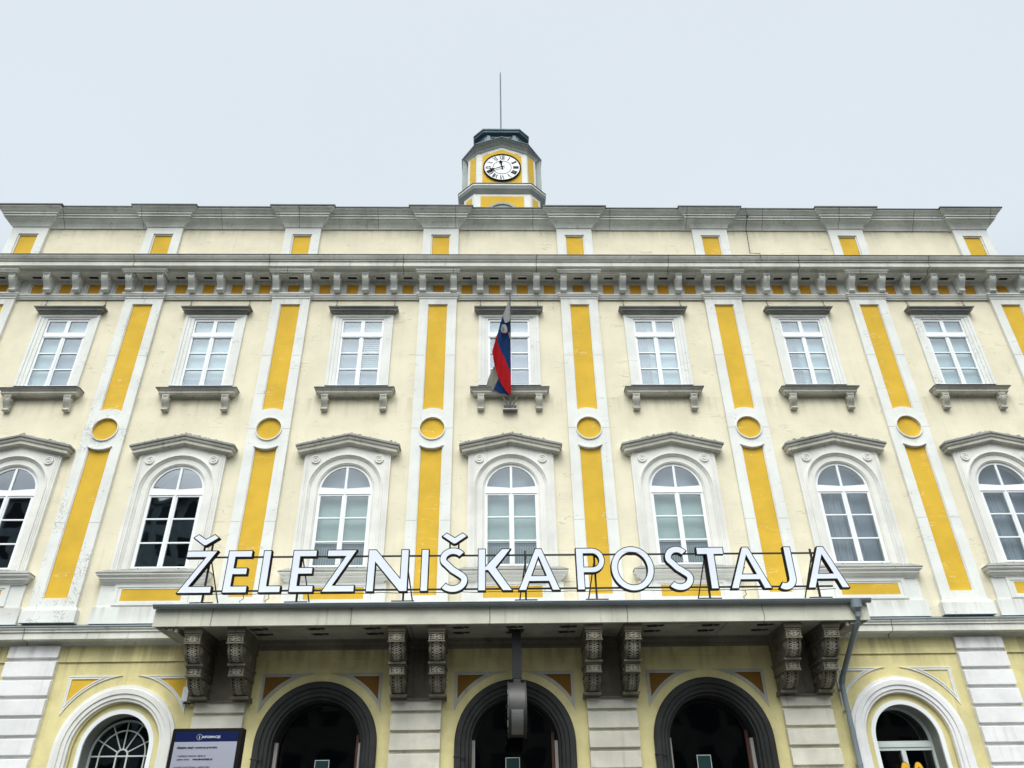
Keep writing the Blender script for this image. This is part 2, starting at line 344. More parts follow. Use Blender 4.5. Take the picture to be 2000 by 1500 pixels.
# S-shaped cornice brackets
def console(w, h, d, ztop):
    """returns bracket mesh: top front at -d, tapering to foot, with scroll at both ends"""
    pts = [(0, 0), (-d*.93, 0), (-d*.93, -.035*h/.5), (-d, -.05*h/.5)]
    m = MB()
    cap = h*.13
    m.box(-w*.60, w*.60, -d, 0, -cap*.55, 0); m.box(-w*.54, w*.54, -d*.96, 0, -cap, -cap*.55-.001)
    prof = [(-d*.90, -cap), (-d*.93, -h*.2), (-d*.90, -h*.32), (-d*.78, -h*.48), (-d*.60, -h*.62), (-d*.47, -h*.76), (-d*.44, -h*.86)]
    poly = [(0, -cap)]+prof+[(0, -h*.86)]
    m.side(poly, -w*.5, w*.5)
    # raised edge fillets on the front
    for sx in (-1, 1):
        a, b = sorted((sx*w*.5, sx*w*.36))
        q = [(y-.016, z) for y, z in prof]
        m.side([(0, -cap-.001)]+q+[(0, -h*.86-.001)], a-.002*(sx < 0), b+.002*(sx > 0))
    # foot scroll
    cy, cz, r = -d*.34, -h*.90, h*.10
    arc = [(cy+r*1.15*math.cos(a), cz+r*math.sin(a)) for a in [2*PI*i/16 for i in range(16)]]
    m.side(arc, -w*.56, w*.56)
    m.box(-w*.5, w*.5, cy, 0, cz-r*.9, cz)
    # volute bosses on both sides
    for sx in (-1, 1):
        for (yy, zz, rr) in ((-d*.60, -h*.30, h*.15), (-d*.26, -h*.74, h*.10)):
            x0 = sx*w*.5; m.tube([(x0, yy, zz), (x0+sx*.014, yy, zz)], [rr, rr*.8], 14); m.tube([(x0+sx*.012, yy, zz), (x0+sx*.026, yy, zz)], [rr*.45, rr*.3], 10)
    return m
cb = console(.17, .50, .40, 0).obj('cornice_bracket', 'bracket_stone', B, (PIL[0]-.455, -.07, 16.30), smooth=True)
bx = [x+s*.455 for x in PIL for s in (-1, 1)]+[x+k*.83 for x in BAY for k in (-1, 0, 1)]
for x in bx[1:]: copy(cb, B, (x, -.07, 16.30))
# --- pilasters
def make_pilaster(x, trim):
    w = .545; m = MB()
    ya = -.10
    lo = rect(-.29, .29, 6.86, 10.9)[:2]+[(.29, 10.83)]+[(.29*math.cos(a), 11.30+.0-.0-(.60-.0)*math.sqrt(max(0, 1-(math.cos(a)*.29/.60)**2)) ) for a in [PI*i/14 for i in range(1, 14)]]+[(-.29, 10.83)]
    # lower panel with its top edge curving down round the medallion
    lo = [(-.29, 6.86), (.29, 6.86)]+[(xx, 11.30-math.sqrt(.60**2-xx*xx)) for xx in [.29-.58*i/16 for i in range(17)]]
    hi = [(.29, 15.42), (-.29, 15.42)]+[(xx, 11.30+math.sqrt(.62**2-xx*xx)) for xx in [-.29+.58*i/16 for i in range(17)]]
    m.plate([rect(-w, w, 6.66, 15.62), lo, hi, disc(0, 11.30, .345)], ya, .01)
    # fine lip mouldings around the panels
    def lip(loop, sc_, cx, cz, y0, y1):
        inner = [(cx+(a-cx)*sc_[0], cz+(b-cz)*sc_[1]) for a, b in loop]
        m.plate([loop, inner], y0, y1)
    lip(lo, (.93, .992), 0, 8.8, -.075, .01); lip(hi, (.93, .991), 0, 13.7, -.075, .01); lip(disc(0, 11.30, .345), (.93, .93), 0, 11.30, -.135, .01)
    # crescent ledges above the lower panel and hood over the medallion
    cr = [(math.cos(a)*.60, 11.30+math.sin(a)*.60) for a in [-PI/2-.56+1.12*i/16 for i in range(17)]]+[(math.cos(a)*.565, 11.30+math.sin(a)*.565) for a in [-PI/2+.56-1.12*i/16 for i in range(17)]]
    m.plate([cr], -.135, ya)
    # pedestal
    m.mold([(0, 6.30), (.075, 6.30), (.075, 6.58), (.05, 6.60), (.05, 6.62), (.02, 6.655), (0, 6.66)], -w, w, ya, .01)
    # capital moulding
    m.mold([(0, 15.62), (.02, 15.62), (.02, 15.66), (.06, 15.70), (.06, 15.73), (.085, 15.745), (.085, 15.79), (0, 15.795)], -w, w, ya, .01)
    m.cur = 1
    for z in (13.62, 11.30, 8.72):
        for a_, b_ in ((-w-.002, -.30 if z != 11.30 else -.36), (.30 if z != 11.30 else .36, w+.002)): m.box(a_, b_, ya-.002, ya+.02, z, z+.010)
    p = m.obj('pilaster', [trim, 'joint'], B, (x, 0, 0))
    q = MB()
    q.plate([[(a*.925, 8.8+(b-8.8)*.99) for a, b in lo]], -.045, 0); a1 = q.obj('panel', 'ochre', p)
    q = MB(); q.plate([[(a*.925, 13.7+(b-13.7)*.99) for a, b in hi]], -.045, 0); q.obj('panel', 'ochre', p)
    q = MB(); q.plate([disc(0, 11.30, .32)], -.06, 0); q.obj('medallion', 'ochre', p)
    # cornice break-forward above the pilaster
    q = MB(); q.mold([(0, 16.301), (.0, 16.285), (.0, 16.285), (.035, 16.29), (.05, 16.33), (.08, 16.34), (.08, 16.38), (.10, 16.423), (0, 16.424)], -.57, .57, -.47, -.05)
    q.obj('cornice_break', 'grey_cornice', p)
    return p
p0 = make_pilaster(PIL[0], 'white_trim')
for i, x in enumerate(PIL[1:]):
    if i == 0: make_pilaster(x, 'white_flaked')
    else: copy(p0, B, (x, 0, 0))
# --- attic
AP = [-14.25]+PIL[1:7]+[15.13]
ap = None
for i, x in enumerate(AP):
    if ap is None:
        m = MB(); m.plate([rect(-.55, .55, 16.95, 18.40), rect(-.30, .30, 17.2, 18.14)], -.10, .01)
        m.plate([rect(-.299, .299, 17.201, 18.139), rect(-.262, .262, 17.24, 18.10)], -.065, .01)
        ap = m.obj('attic_pilaster', 'white_trim', B, (x, 0, 0))
        MB().plate([rect(-.26, .26, 17.242, 18.098)], -.03, 0).obj('panel', 'ochre', ap)
        ac = [(0, 18.40), (.03, 18.40), (.05, 18.45), (.09, 18.52), (.16, 18.585), (.23, 18.62), (.205, 18.624), (.205, 18.642), (.255, 18.645), (.255, 18.69), (.23, 18.693), (.23, 18.712), (.29, 18.716), (.29, 18.765), (.27, 18.768), (.27, 18.782), (.315, 18.785), (.33, 18.80), (.37, 18.85), (.42, 18.875), (.43, 18.89), (.43, 18.915), (0, 18.95)]
        m = MB(); m.mold([(d, z+.005*(k > 0)) for k, (d, z) in enumerate(ac)], -.545, .545, -.10, .1); m.obj('cornice_break', 'grey_cornice', ap)
        m = MB(); m.mold([(0, 18.925), (.458, 18.922), (.458, 18.962), (0, 18.995)], -.545, .545, -.10, .1); m.obj('flashing', 'flashing', ap)
    else: copy(ap, B, (x, 0, 0))
MB().mold(ac, AP[0]-.5, AP[-1]+.5, -.012, .44).obj('attic_cornice', 'grey_cornice', B)
MB().mold([(0, 18.92), (.455, 18.917), (.455, 18.955), (0, 18.99)], AP[0]-.5, AP[-1]+.5, -.012, .44).obj('attic_flashing', 'flashing', B)
# --- top-floor windows
def shard(xs, y, z0, z1, mat_): pass
def win_rect(i, x, blinds):
    m = MB()
    m.plate([rect(-.865, .865, 12.66, 15.06), rect(-.785, .785, 12.6605, 14.99)], -.07, .01)
    m.plate([rect(-.784, .784, 12.661, 14.989), rect(-.70, .70, 12.6615, 14.965)], -.05, .01)
    m.plate([rect(-.699, .699, 12.662, 14.964), rect(-.598, .598, 12.664, 14.928)], -.035, .2)
    wd = m.obj('window', 'white_flaked' if i == 6 else 'white_trim', B, (x, 0, 0))
    m = MB(); ho = []
    for s in (-1, 1):
        a, b = sorted((s*.055, s*.548)); ho.append(rect(a, b, 14.47, 14.86))
    lo_ = []
    for s in (-1, 1):
        a, b = sorted((s*.06, s*.535))
        for z0, z1 in ((13.78, 14.275), (13.245, 13.745), (12.71, 13.21)): lo_.append(rect(a, b, z0, z1))
    m.plate([rect(-.597, .597, 12.64, 14.927)]+ho+lo_, -.005, .06, True)
    m.box(-.58, .58, -.022, -.0055, 14.33, 14.345); m.box(-.02, .02, -.025, -.0055, 12.68, 14.33); m.box(-.57, .57, -.025, -.0055, 14.29, 14.31)
    m.obj('frame', 'pvc', wd)
    MB().box(-.56, .56, .025, .029, 12.68, 14.90).obj('pane', 'glass', wd)
    MB().mold([(0, 15.055), (.04, 15.055), (.04, 15.085), (.075, 15.10), (.10, 15.125), (.08, 15.128), (.08, 15.14), (.15, 15.143), (.155, 15.175), (.135, 15.178), (.135, 15.19), (.205, 15.22), (.205, 15.245), (0, 15.29)], -.79, .79, -.05, .01).obj('hood_moulding', 'hood_stone', wd)
    MB().mold([(0, 12.265), (.03, 12.265), (.03, 12.285), (.05, 12.30), (.16, 12.305), (.175, 12.33), (.19, 12.345), (.19, 12.40), (.23, 12.44), (.25, 12.465), (0, 12.47)], -.815, .815, -.02, .01).obj('sill', 'sill_stone', wd)
    MB().mold([(0, 12.468), (.262, 12.468), (.262, 12.492), (0, 12.655)], -.815, .815, -.02, .06).obj('sill_flashing', 'flashing', wd)
    br = console(.16, .42, .22, 0).obj('sill_bracket', 'sill_stone', wd, (-.785, 0, 12.285), smooth=True)
    copy(br, wd, (.785, 0, 12.285))
    for (x0, x1, z0, z1, mt) in blinds: MB().box(x0, x1, .14, .15, z0, z1).obj('blind', mt, wd)
    m = MB()
    for s in (-.83, .86): m.tube([(s, -.02, 15.62), (s+.01, -.03, 15.42)], .006, 6); m.box(s-.02, s+.035, -.05, -.02, 15.395, 15.425)
    m.obj('hook_wire', 'black_steel', wd)
    return wd
full = (-.62, .62, 12.6, 15.0)
TB = [[(-.62, -.0, 12.6, 15, 'blind'), (0, .62, 14.15, 15, 'blind'), (.0, .62, 12.6, 14.14, 'room_grey')],
      [(-.62, .62, 12.97, 15, 'blind'), (-.62, .62, 12.6, 12.965, 'room_grey')],
      [(-.62, .62, 14.4, 15, 'blind'), (-.62, .62, 12.6, 14.395, 'room_grey')],
      [(-.62, .62, 14.4, 15, 'blind'), (-.62, .62, 12.6, 14.395, 'room_grey')],
      [(*full, 'blind')], [(*full, 'blind')], [(*full, 'blind')]]
for i, x in enumerate(BAY):
    wd = win_rect(i, x, TB[i])
    if i in (2, 4, 5):   # slatted blind / curtain edge hanging in front
        m = MB()
        if i == 2:
            for k in range(16): m.box(.03, .56, .12, .125, 13.25+k*.07, 13.29+k*.07)
            m.obj('slat_blind', 'blind', wd)
        else:
            for k in range(7):
                m.tube([(-.5+k*.05, .115, 12.7), (-.52+k*.045, .115, 14.9)], .018, 6)
            m.obj('curtain', 'curtain', wd)
# --- first-floor windows
SL = .20
def win_arch(i, x, kind):
    m = MB(); sl = .235
    top = 10.61
    outer = [(-1.10, 7.48), (1.10, 7.48), (1.10, top), (0, top+sl*1.10), (-1.10, top)]
    m.plate([outer, arch(0, .95, 7.4801, 9.60)], -.10, .01)
    o2 = [(a*1.0, b) for a, b in outer]
    # thin raised border line following the gable and sides
    def ins(k): return [(-1.10+k, 7.49), (1.10-k, 7.49), (1.10-k, top-k*.8), (0, top+sl*1.10-k*1.1), (-1.10+k, top-k*.8)]
    m.plate([ins(.05), ins(.075)], -.115, -.099); m.plate([ins(.10), ins(.115)], -.112, -.099)
    m.arch_mold([(.952, -.10), (.952, -.125), (.92, -.125), (.91, -.095), (.895, -.095), (.885, -.075), (.87, -.075), (.86, -.05), (.72, -.05), (.71, -.03), (.69, -.03), (.69, .2)], 0, 9.60, 7.481, 40)
    wd = m.obj('window', 'surround' if kind != 'x' else 'surround', B, (x, 0, 0))
    for s in (-1, 1):
        r = MB(); r.arch_mold([(.115, -.10), (.115, -.135), (.085, -.135), (.075, -.115), (.06, -.115), (.055, -.14), (.035, -.14), (.03, -.12), (.0, -.12)], 0, 0, 0, 20)
        r.arch_mold([(-.115, -.10), (-.115, -.135), (-.085, -.135), (-.075, -.115), (-.06, -.115), (-.055, -.14), (-.035, -.14), (-.03, -.12), (.0, -.12)], 0, 0, 0, 20)
        r.obj('roundel', 'surround', wd, (s*.81, 0, 10.40), smooth=True)
    m = MB(); ho = []
    def quarter(s):
        a0, r = .03, .62
        pts = [(s*a0, 9.63)]+[(s*max(a0, r*math.cos(t)), 9.60+r*math.sin(t)) for t in [PI/2*k/14 for k in range(15)] if 9.60+r*math.sin(t) > 9.63]+[(s*a0, 9.60+math.sqrt(r*r-a0*a0))]
        return pts
    ho = [quarter(1), quarter(-1)]
    for s in (-1, 1):
        a, b = sorted((s*.06, s*.60))
        for z0, z1 in ((8.865, 9.43), (8.25, 8.83), (7.64, 8.215)): ho.append(rect(a, b, z0, z1))
    m.plate([arch(0, .688, 7.57, 9.60)]+ho, .01, .07, True)
    m.box(-.65, .65, -.008, .0095, 9.475, 9.50); m.box(-.022, .022, -.01, .0095, 7.66, 9.47); m.box(-.67, .67, -.02, .0095, 7.585, 7.61)
    m.obj('frame', 'pvc', wd)
    MB().plate([arch(0, .65, 7.6, 9.60)], .035, .04, True).obj('pane', 'glass' if i > 1 else 'glass_tint', wd)
    m = MB(); m.rake([(0, 0), (.05, 0), (.05, .02), (.075, .035), (.15, .045), (.16, .045), (.16, .12), (.19, .135), (.205, .17), (.205, .185), (0, .19)], 1.10, -.06, .01, sl); m.obj('pediment', 'sill_stone', wd, (0, 0, 10.50))
    m = MB(); m.rake([(0, .185), (.215, .187), (.235, .20), (.235, .245), (.19, .29), (0, .34)], 1.10, -.06, .01, sl)
    random.seed(i)
    for k in range(46):   # crumbled mortar and debris along the ridge
        xx = random.uniform(-1.2, 1.2); s_ = random.uniform(.01, .028); zz = .275+sl*(1.34-abs(xx)); yy = random.uniform(-.25, -.12)
        m.box(xx-s_, xx+s_*1.3, yy-s_, yy+s_, zz-.01, zz+s_*1.1)
    m.obj('pediment_flashing', 'hood_stone', wd, (0, 0, 10.50))
    MB().mold([(0, 7.19), (.03, 7.19), (.04, 7.22), (.08, 7.24), (.11, 7.28), (.13, 7.29), (.13, 7.33), (.17, 7.36), (.19, 7.375), (.19, 7.41), (0, 7.415)], -1.12, 1.12, -.06, .01).obj('sill', 'surround', wd)
    MB().mold([(0, 7.412), (.205, 7.412), (.205, 7.432), (0, 7.56)], -1.12, 1.12, -.06, .05).obj('sill_flashing', 'hood_stone', wd)
    m = MB(); m.plate([rect(-1.21, 1.21, 6.66, 7.19)], -.06, .01); m.plate([rect(-.87, .87, 6.70, 7.188), rect(-.78, .78, 6.76, 7.12)], -.09, -.059)
    m.plate([rect(-.779, .779, 6.761, 7.119), rect(-.70, .70, 6.80, 7.08)], -.075, -.059)
    m.plate([rect(-1.27, 1.27, 6.28, 6.655)], -.10, .01)
    m.obj('apron', 'white_trim', wd)
    MB().plate([rect(-.70, .70, 6.80, 7.08)], -.065, -.058).obj('panel', 'ochre', wd)
    m = MB()
    for s in (-.48, .48): m.tube([(s, -.02, 7.575), (s, .03, 7.575)], .018, 8)
    m.obj('drain_hole', 'black_steel', wd)
    if kind == 'dark': MB().box(-.62, -.16, .30, .31, 7.6, 9.42).obj('curtain', 'dark_curtain', wd)
    if kind == 'green':
        MB().box(-.66, .66, .20, .21, 8.24, 9.45).obj('blind', 'blind_green', wd); MB().box(-.66, .66, .23, .24, 9.45, 10.3).obj('blind', 'room_grey', wd)
        MB().box(-.66, .66, .26, .27, 7.55, 8.235).obj('blind', 'room_grey', wd)
        m = MB()
        for k in range(20): m.tube([(-.58+k*.061, .235, 7.62), (-.58+k*.061, .235, 8.15)], .014, 6)
        m.obj('radiator', 'blind_green', wd)
    if kind == 'curtain':
        MB().box(-.66, .66, .26, .27, 7.55, 10.3).obj('blind', 'room_grey', wd)
        m = MB(); n = 44
        for (xa, xb) in ((-.62, .0), (.06, .22)):
            vs = []; 
            for k in range(n+1):
                t = k/n; xx = xa+(xb-xa)*t; yy = .20+.03*math.sin(t*(xb-xa)*70)+.01*math.sin(t*23)
                vs += [(xx, yy, 7.58), (xx+.01*math.sin(t*9), yy, 9.5)]
            m.add(vs, [(2*k, 2*k+2, 2*k+3, 2*k+1) for k in range(n)])
        m.obj('curtain', 'curtain', wd, smooth=True)
    return wd
for i, x in enumerate(BAY): win_arch(i, x, ['dark', 'dark', 'green', 'green', 'green', 'curtain', 'curtain'][i])
# --- rusticated ground-floor pilasters
def quoin(x, w, trim, ztop):
    m = MB(); d = .12
    m.box(-w, w, -d+.075, .01, 0, ztop)
    zc = [5.86, 5.46, 5.07, 4.675, 4.285, 3.90, 3.51, 3.12, 2.73, 2.34, 1.95, 1.56, 1.17, .78, .39]
    for a in zc:
        b0 = a-.39+.072
        if a > ztop+.3: continue
        m.box(-w-.004, w+.004, -d, .01, max(b0, .02), min(a-.0, ztop-.004))
    o = m.obj('rusticated_pilaster', trim, B, (x, 0, 0), bevel=.012)
    return o
quoin(-10.245, .555, 'quoin', 5.80); quoin(11.125, .555, 'quoin', 5.80)
for x in (-5.93, -1.69, 2.575, 6.86): quoin(x, .54, 'quoin_dirty', 4.60)
# --- spandrel triangles
def spandrel(cx, s, fill, frame):
    def tri(k):
        # right angle at outer top corner; long side is an arc about the arch centre
        R = 1.50+k*1.0; zc = 3.69; zt = 5.15-k; xo = 1.31-k
        a0 = math.acos(min(1, xo/R)); a1 = math.asin(min(1, (zt-zc)/R))
        pts = [(xo, zt)]+[(R*math.cos(a), zc+R*math.sin(a)) for a in [a1+(a0-a1)*i/12 for i in range(13)]]
        return [(cx+s*p, q) for p, q in pts]
    m = MB(); m.plate([tri(-.015), tri(.006)], -.022, .0); m.plate([tri(.0065), tri(.030)], -.008, .0); m.plate([tri(.0305), tri(.052)], -.026, .0)
    o = m.obj('spandrel_moulding', frame, B)
    MB().plate([tri(.052)], -.006, .0).obj('panel', fill, o)
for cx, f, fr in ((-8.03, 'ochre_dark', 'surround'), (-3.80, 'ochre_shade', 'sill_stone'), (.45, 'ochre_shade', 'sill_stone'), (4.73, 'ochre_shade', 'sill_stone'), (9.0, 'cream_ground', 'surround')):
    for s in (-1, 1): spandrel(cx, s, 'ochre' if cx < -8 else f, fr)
# --- ground-floor arched windows
def gwin(x, fan):
    m = MB(); m.arch_mold([(1.27, 0), (1.27, -.06), (1.20, -.07), (1.19, -.10), (1.09, -.10), (1.08, -.075), (1.0, -.075), (.985, -.05), (.94, -.045), (.925, 0), (.925, .12)], 0, 3.69, 1.0, 44)
    wd = m.obj('window', 'quoin' if x > 0 else 'surround', B, (x, 0, 0), smooth=True)
    MB().plate([arch(0, .924, 1.0, 3.69), arch(0, .79, 1.001, 3.69)], .06, .14).obj('inner_reveal', 'cream_ground', wd)
    MB().arch_mold([(.791, .065), (.791, .05), (.70, .05), (.70, .10)], 0, 3.69, 1.0, 44).obj('inner_surround', 'pvc', wd, smooth=True)
    MB().arch_mold([(.701, .10), (.701, .56)], 0, 3.69, 1.0, 44).obj('reveal', 'reveal', wd, smooth=True)
    MB().plate([arch(0, .70, 1.0, 3.69)], .50, .504, True).obj('pane', 'glass_dark', wd)
    m = MB()
    if fan:
        m.arch_mold([(.70, .48), (.70, .44), (.66, .44), (.66, .48)], 0, 3.62, 1.0, 30)
        m.arch_mold([(.50, .48), (.50, .45), (.475, .45), (.475, .48)], 0, 3.62, 1.0, 30)
        m.arch_mold([(.13, .48), (.13, .45), (.10, .45), (.10, .48)], 0, 3.62, 1.0, 20)
        for a in (28, 62, 90, 118, 152):
            t = math.radians(a); m.tube([(.12*math.cos(t), .462, 3.62+.12*math.sin(t)), (.68*math.cos(t), .462, 3.62+.68*math.sin(t))], .014, 6)
        for z in (3.60, 3.34, 3.08): m.box(-.66, .66, .448, .476, z-.014, z+.014)
        m.obj('frame', 'old_frame', wd)
    else:
        m.plate([arch(0, .70, 1.0, 3.69), [(s, z) for s, z in arch(0, .645, 3.69, 3.69)], rect(-.645, -.05, 1.1, 3.50), rect(.05, .645, 1.1, 3.50)], .42, .48, True)
        m.box(-.64, .64, .40, .4195, 3.565, 3.63)
        m.obj('frame', 'old_frame', wd)
    return wd
gwin(-8.03, True); gwin(8.99, False)
# --- doors
for x in (-3.80, .45, 4.73):
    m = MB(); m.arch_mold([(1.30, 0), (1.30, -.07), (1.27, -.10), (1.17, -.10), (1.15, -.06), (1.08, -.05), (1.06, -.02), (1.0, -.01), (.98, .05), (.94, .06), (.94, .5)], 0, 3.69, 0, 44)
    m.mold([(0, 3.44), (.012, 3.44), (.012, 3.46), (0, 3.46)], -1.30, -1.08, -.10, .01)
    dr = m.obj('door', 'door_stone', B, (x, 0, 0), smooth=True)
    MB().plate([arch(0, .94, .0, 3.69)], .50, .506, True).obj('pane', 'glass_dark', dr)
    m = MB(); m.plate([arch(0, .94, .0, 3.69), rect(-.87, -.03, .08, 2.9), rect(.03, .87, .08, 2.9), arch(0, .87, 3.0, 3.69)], .46, .499, True); m.obj('frame', 'dark_frame', dr)
    for s in (-1, 1): MB().box(s*.90-.035, s*.90+.035, .28, .36, .1, 3.78 if s > 0 else 3.80).obj('side_panel', 'pale_panel', dr)
    MB().box(.80, .86, .36, .44, .1, 3.95).obj('side_post', 'brown_frame', dr)
# --- canopy over the entrance
CX0, CX1 = -7.19, 8.10
m = MB()
m.side([(-1.40, 5.87), (-1.40, 6.23), (-1.38, 6.31), (-.02, 6.56), (-.02, 5.87)], CX0, CX1)
cn = m.obj('canopy', 'fascia', B, bevel=.01)
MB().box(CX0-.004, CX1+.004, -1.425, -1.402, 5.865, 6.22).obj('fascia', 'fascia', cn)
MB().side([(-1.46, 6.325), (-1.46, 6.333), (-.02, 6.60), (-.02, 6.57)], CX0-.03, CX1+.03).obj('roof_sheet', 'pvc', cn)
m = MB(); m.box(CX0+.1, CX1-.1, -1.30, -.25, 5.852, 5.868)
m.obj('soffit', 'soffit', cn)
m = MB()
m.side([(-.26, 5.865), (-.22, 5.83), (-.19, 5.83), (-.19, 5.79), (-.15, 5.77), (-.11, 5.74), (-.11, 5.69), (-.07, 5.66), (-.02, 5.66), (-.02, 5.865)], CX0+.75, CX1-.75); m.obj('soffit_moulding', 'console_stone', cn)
random.seed(3)
m = MB()
for q in range(22):
    a = random.uniform(0, 2*PI); r = random.uniform(0, .13); s_ = random.uniform(.02, .06)
    xx, yy = r*1.5*math.cos(a), r*.7*math.sin(a); h = random.uniform(.003, .014)
    m.box(xx-s_, xx+s_, yy-s_*.4, yy+s_*.4, -h, .0005)
ro = None
for x0, x1 in ((-5.3, -2.3), (-1.0, 1.9), (3.2, 6.2)):
    for k in (0, 2, 4):
        for cy_ in (-1.15, -.70):
            loc = (x0+(x1-x0)*(k+.5)/5, cy_, 5.851)
            if ro is None: ro = m.obj('soffit_rosette', 'console_dark', cn, loc)
            else: copy(ro, cn, loc)
for sx, x in ((1, CX0), (-1, CX1)):
    m = MB()
    for a, b, h in ((.06, .13, .03), (.17, .26, .05), (.30, .42, .08), (.45, .52, .11)):
        q0, q1 = sorted((x+sx*a, x+sx*b)); m.box(q0, q1, -1.36, -.12, 5.868-h, 5.8675)
    m.obj('soffit_edge_moulding', 'soffit', cn, bevel=.008)
# gutter
m = MB(); n = 14; rr = .078; gy, gz = -1.50, 6.285
for r_ in (rr,):
    vs = []; 
    for x in (CX0-.02, CX1+.06):
        vs += [(x, gy+r_*math.cos(a), gz+r_*math.sin(a)) for a in [PI+PI*k/n for k in range(n+1)]]
    m.add(vs, [(k, k+1, k+2+n, k+1+n) for k in range(n)]+[tuple(range(n+1)), tuple(range(n+1, 2*n+2))])
m.tube([(CX0-.02, gy-rr, gz), (CX1+.06, gy-rr, gz)], .012, 8)
m.tube([(CX0-.02, gy+rr, gz), (CX1+.06, gy+rr, gz)], .008, 8)
for k in range(11):
    x = CX0+.12+k*1.38
    m.tube([(x, gy+(rr+.006)*math.cos(a), gz+(rr+.006)*math.sin(a)) for a in [PI+PI*j/8 for j in range(9)]], .010, 6)
m.obj('gutter', 'pipe_grey', cn, smooth=True)
# downpipe: funnel, bend back to the wall, drop
m = MB()
X = 7.83
m.tube([(X, -1.50, 6.26), (X, -1.50, 6.10), (X, -1.49, 6.03)], [.13, .12, .065], 18)
pp = [(X, -1.49, 6.05), (X, -1.48, 5.93), (X-.005, -1.42, 5.83), (X-.03, -1.25, 5.70), (X-.12, -.30, 4.93), (X-.13, -.22, 4.83), (X-.14, -.20, 4.70), (X-.14, -.20, 0)]
m.tube(pp, .058, 18)
for z in (4.66, 4.22, 3.16, 2.0): m.tube([(X-.14, -.20, z), (X-.14, -.20, z+.05)], .066, 18); m.box(X-.155, X-.125, -.15, .0, z+.01, z+.04)
m.tube([(X-.115, -.31, 4.95), (X-.135, -.21, 4.80)], .066, 16)
m.obj('downpipe', 'pipe_grey', B, smooth=True)
# ornate paired consoles carrying the canopy
def canopy_console():
    w = .165
    pr = [(-1.22, 5.56), (-1.17, 5.50), (-1.15, 5.42), (-1.10, 5.34), (-1.02, 5.27), (-.92, 5.23)]
    m = MB()
    m.box(-w-.03, w+.03, -1.30, -.02, 5.76, 5.866); m.box(-w-.015, w+.015, -1.27, -.02, 5.71, 5.758); m.box(-w, w, -1.25, -.02, 5.565, 5.708)
    m.box(-w-.015, w+.015, -1.262, -.02, 5.545, 5.566)
    m.side([(-.02, 5.545)]+pr+[(-.86, 5.22), (-.02, 5.20)], -w+.015, w-.015)
    m.box(-w-.02, w+.02, -.93, -.02, 5.165, 5.21); m.box(-w, w, -.88, -.02, 5.13, 5.164)
    m.box(-w+.01, w-.01, -.84, -.02, 4.985, 5.129); m.box(-w-.005, w+.005, -.86, -.02, 4.965, 4.984)
    p2 = [(-.70, 4.96), (-.66, 4.88), (-.58, 4.79), (-.46, 4.72), (-.34, 4.68)]
    m.side([(-.02, 4.964)]+p2+[(-.30, 4.66), (-.02, 4.655)], -w+.02, w-.02)
    m.box(-w-.02, w+.02, -.36, -.02, 4.60, 4.654)
    def edges(p, w_):   # raised rims and lattice of interlaced strands running down a curved front
        for sx in (-1, 1):
            a, b = sorted((sx*w_, sx*(w_-.045))); m.side([(y-.022, z-.006) for y, z in p]+[(y+.02, z) for y, z in reversed(p)], a, b)
    edges(pr, w-.013); edges(p2, w-.018)
    m.box(-w, -w+.035, -1.262, -1.25, 5.58, 5.70); m.box(w-.035, w, -1.262, -1.25, 5.58, 5.70)
    for z0, z1 in ((5.0, 5.118),):
        m.plate([rect(-w+.01, w-.01, z0-.012, z1+.008), rect(-w+.05, w-.05, z0+.004, z1-.006)], -.856, -.839)
    m.cur = 1
    def front(p, w_, off):
        m.add([(-w_, y-off, z) for y, z in p]+[(w_, y-off, z) for y, z in p], [(i, i+1, i+1+len(p), i+len(p)) for i in range(len(p)-1)])
    front(pr, w-.06, .003); front(p2, w-.065, .003); front([(-1.25, 5.70), (-1.25, 5.58)], w-.035, .003); front([(-.84, 5.114), (-.84, 5.0)], w-.05, .003)
    m.cur = 2
    def knot(p, w_, turns):
        L = [0]
        for i in range(len(p)-1): L.append(L[-1]+math.hypot(p[i+1][0]-p[i][0], p[i+1][1]-p[i][1]))
        def at(s):
            s *= L[-1]
            for i in range(len(p)-1):
                if s <= L[i+1]+1e-9:
                    t = (s-L[i])/(L[i+1]-L[i]); return (p[i][0]+(p[i+1][0]-p[i][0])*t, p[i][1]+(p[i+1][1]-p[i][1])*t)
            return p[-1]
        for ph in (0, PI, PI/2, 3*PI/2):
            pts = []
            n = turns*10
            for k in range(n+1):
                s = k/n; y, z = at(s); amp = w_*(1 if ph in (0, PI) else .55)
                pts.append((amp*math.cos(2*PI*turns*s*.5*(1 if ph in (0, PI) else 2)+ph), y-.010, z))
            m.tube(pts, .0075, 5)
    knot(pr, w-.075, 6); knot(p2, w-.08, 6); knot([(-1.252, 5.695), (-1.252, 5.585)], w-.05, 2); knot([(-.842, 5.11), (-.842, 5.003)], w-.065, 2)
    m.cur = 0
    for sx in (-1, 1):      # volutes and carved ribs on the flanks
        for (yy, zz, rr_) in ((-1.0, 5.43, .10), (-.45, 5.40, .12), (-.52, 4.87, .08), (-.18, 4.86, .07), (-.55, 5.06, .04), (-.25, 5.06, .04)):
            m.tube([(sx*(w-.017), yy, zz), (sx*(w+.004), yy, zz)], [rr_, rr_*.85], 16); m.tube([(sx*w, yy, zz), (sx*(w+.014), yy, zz)], [rr_*.5, rr_*.35], 12)
    return m
cc_ = None
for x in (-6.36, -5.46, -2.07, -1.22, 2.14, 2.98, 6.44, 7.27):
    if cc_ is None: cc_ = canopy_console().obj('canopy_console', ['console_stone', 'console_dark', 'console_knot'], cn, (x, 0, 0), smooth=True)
    else: copy(cc_, cn, (x, 0, 0))
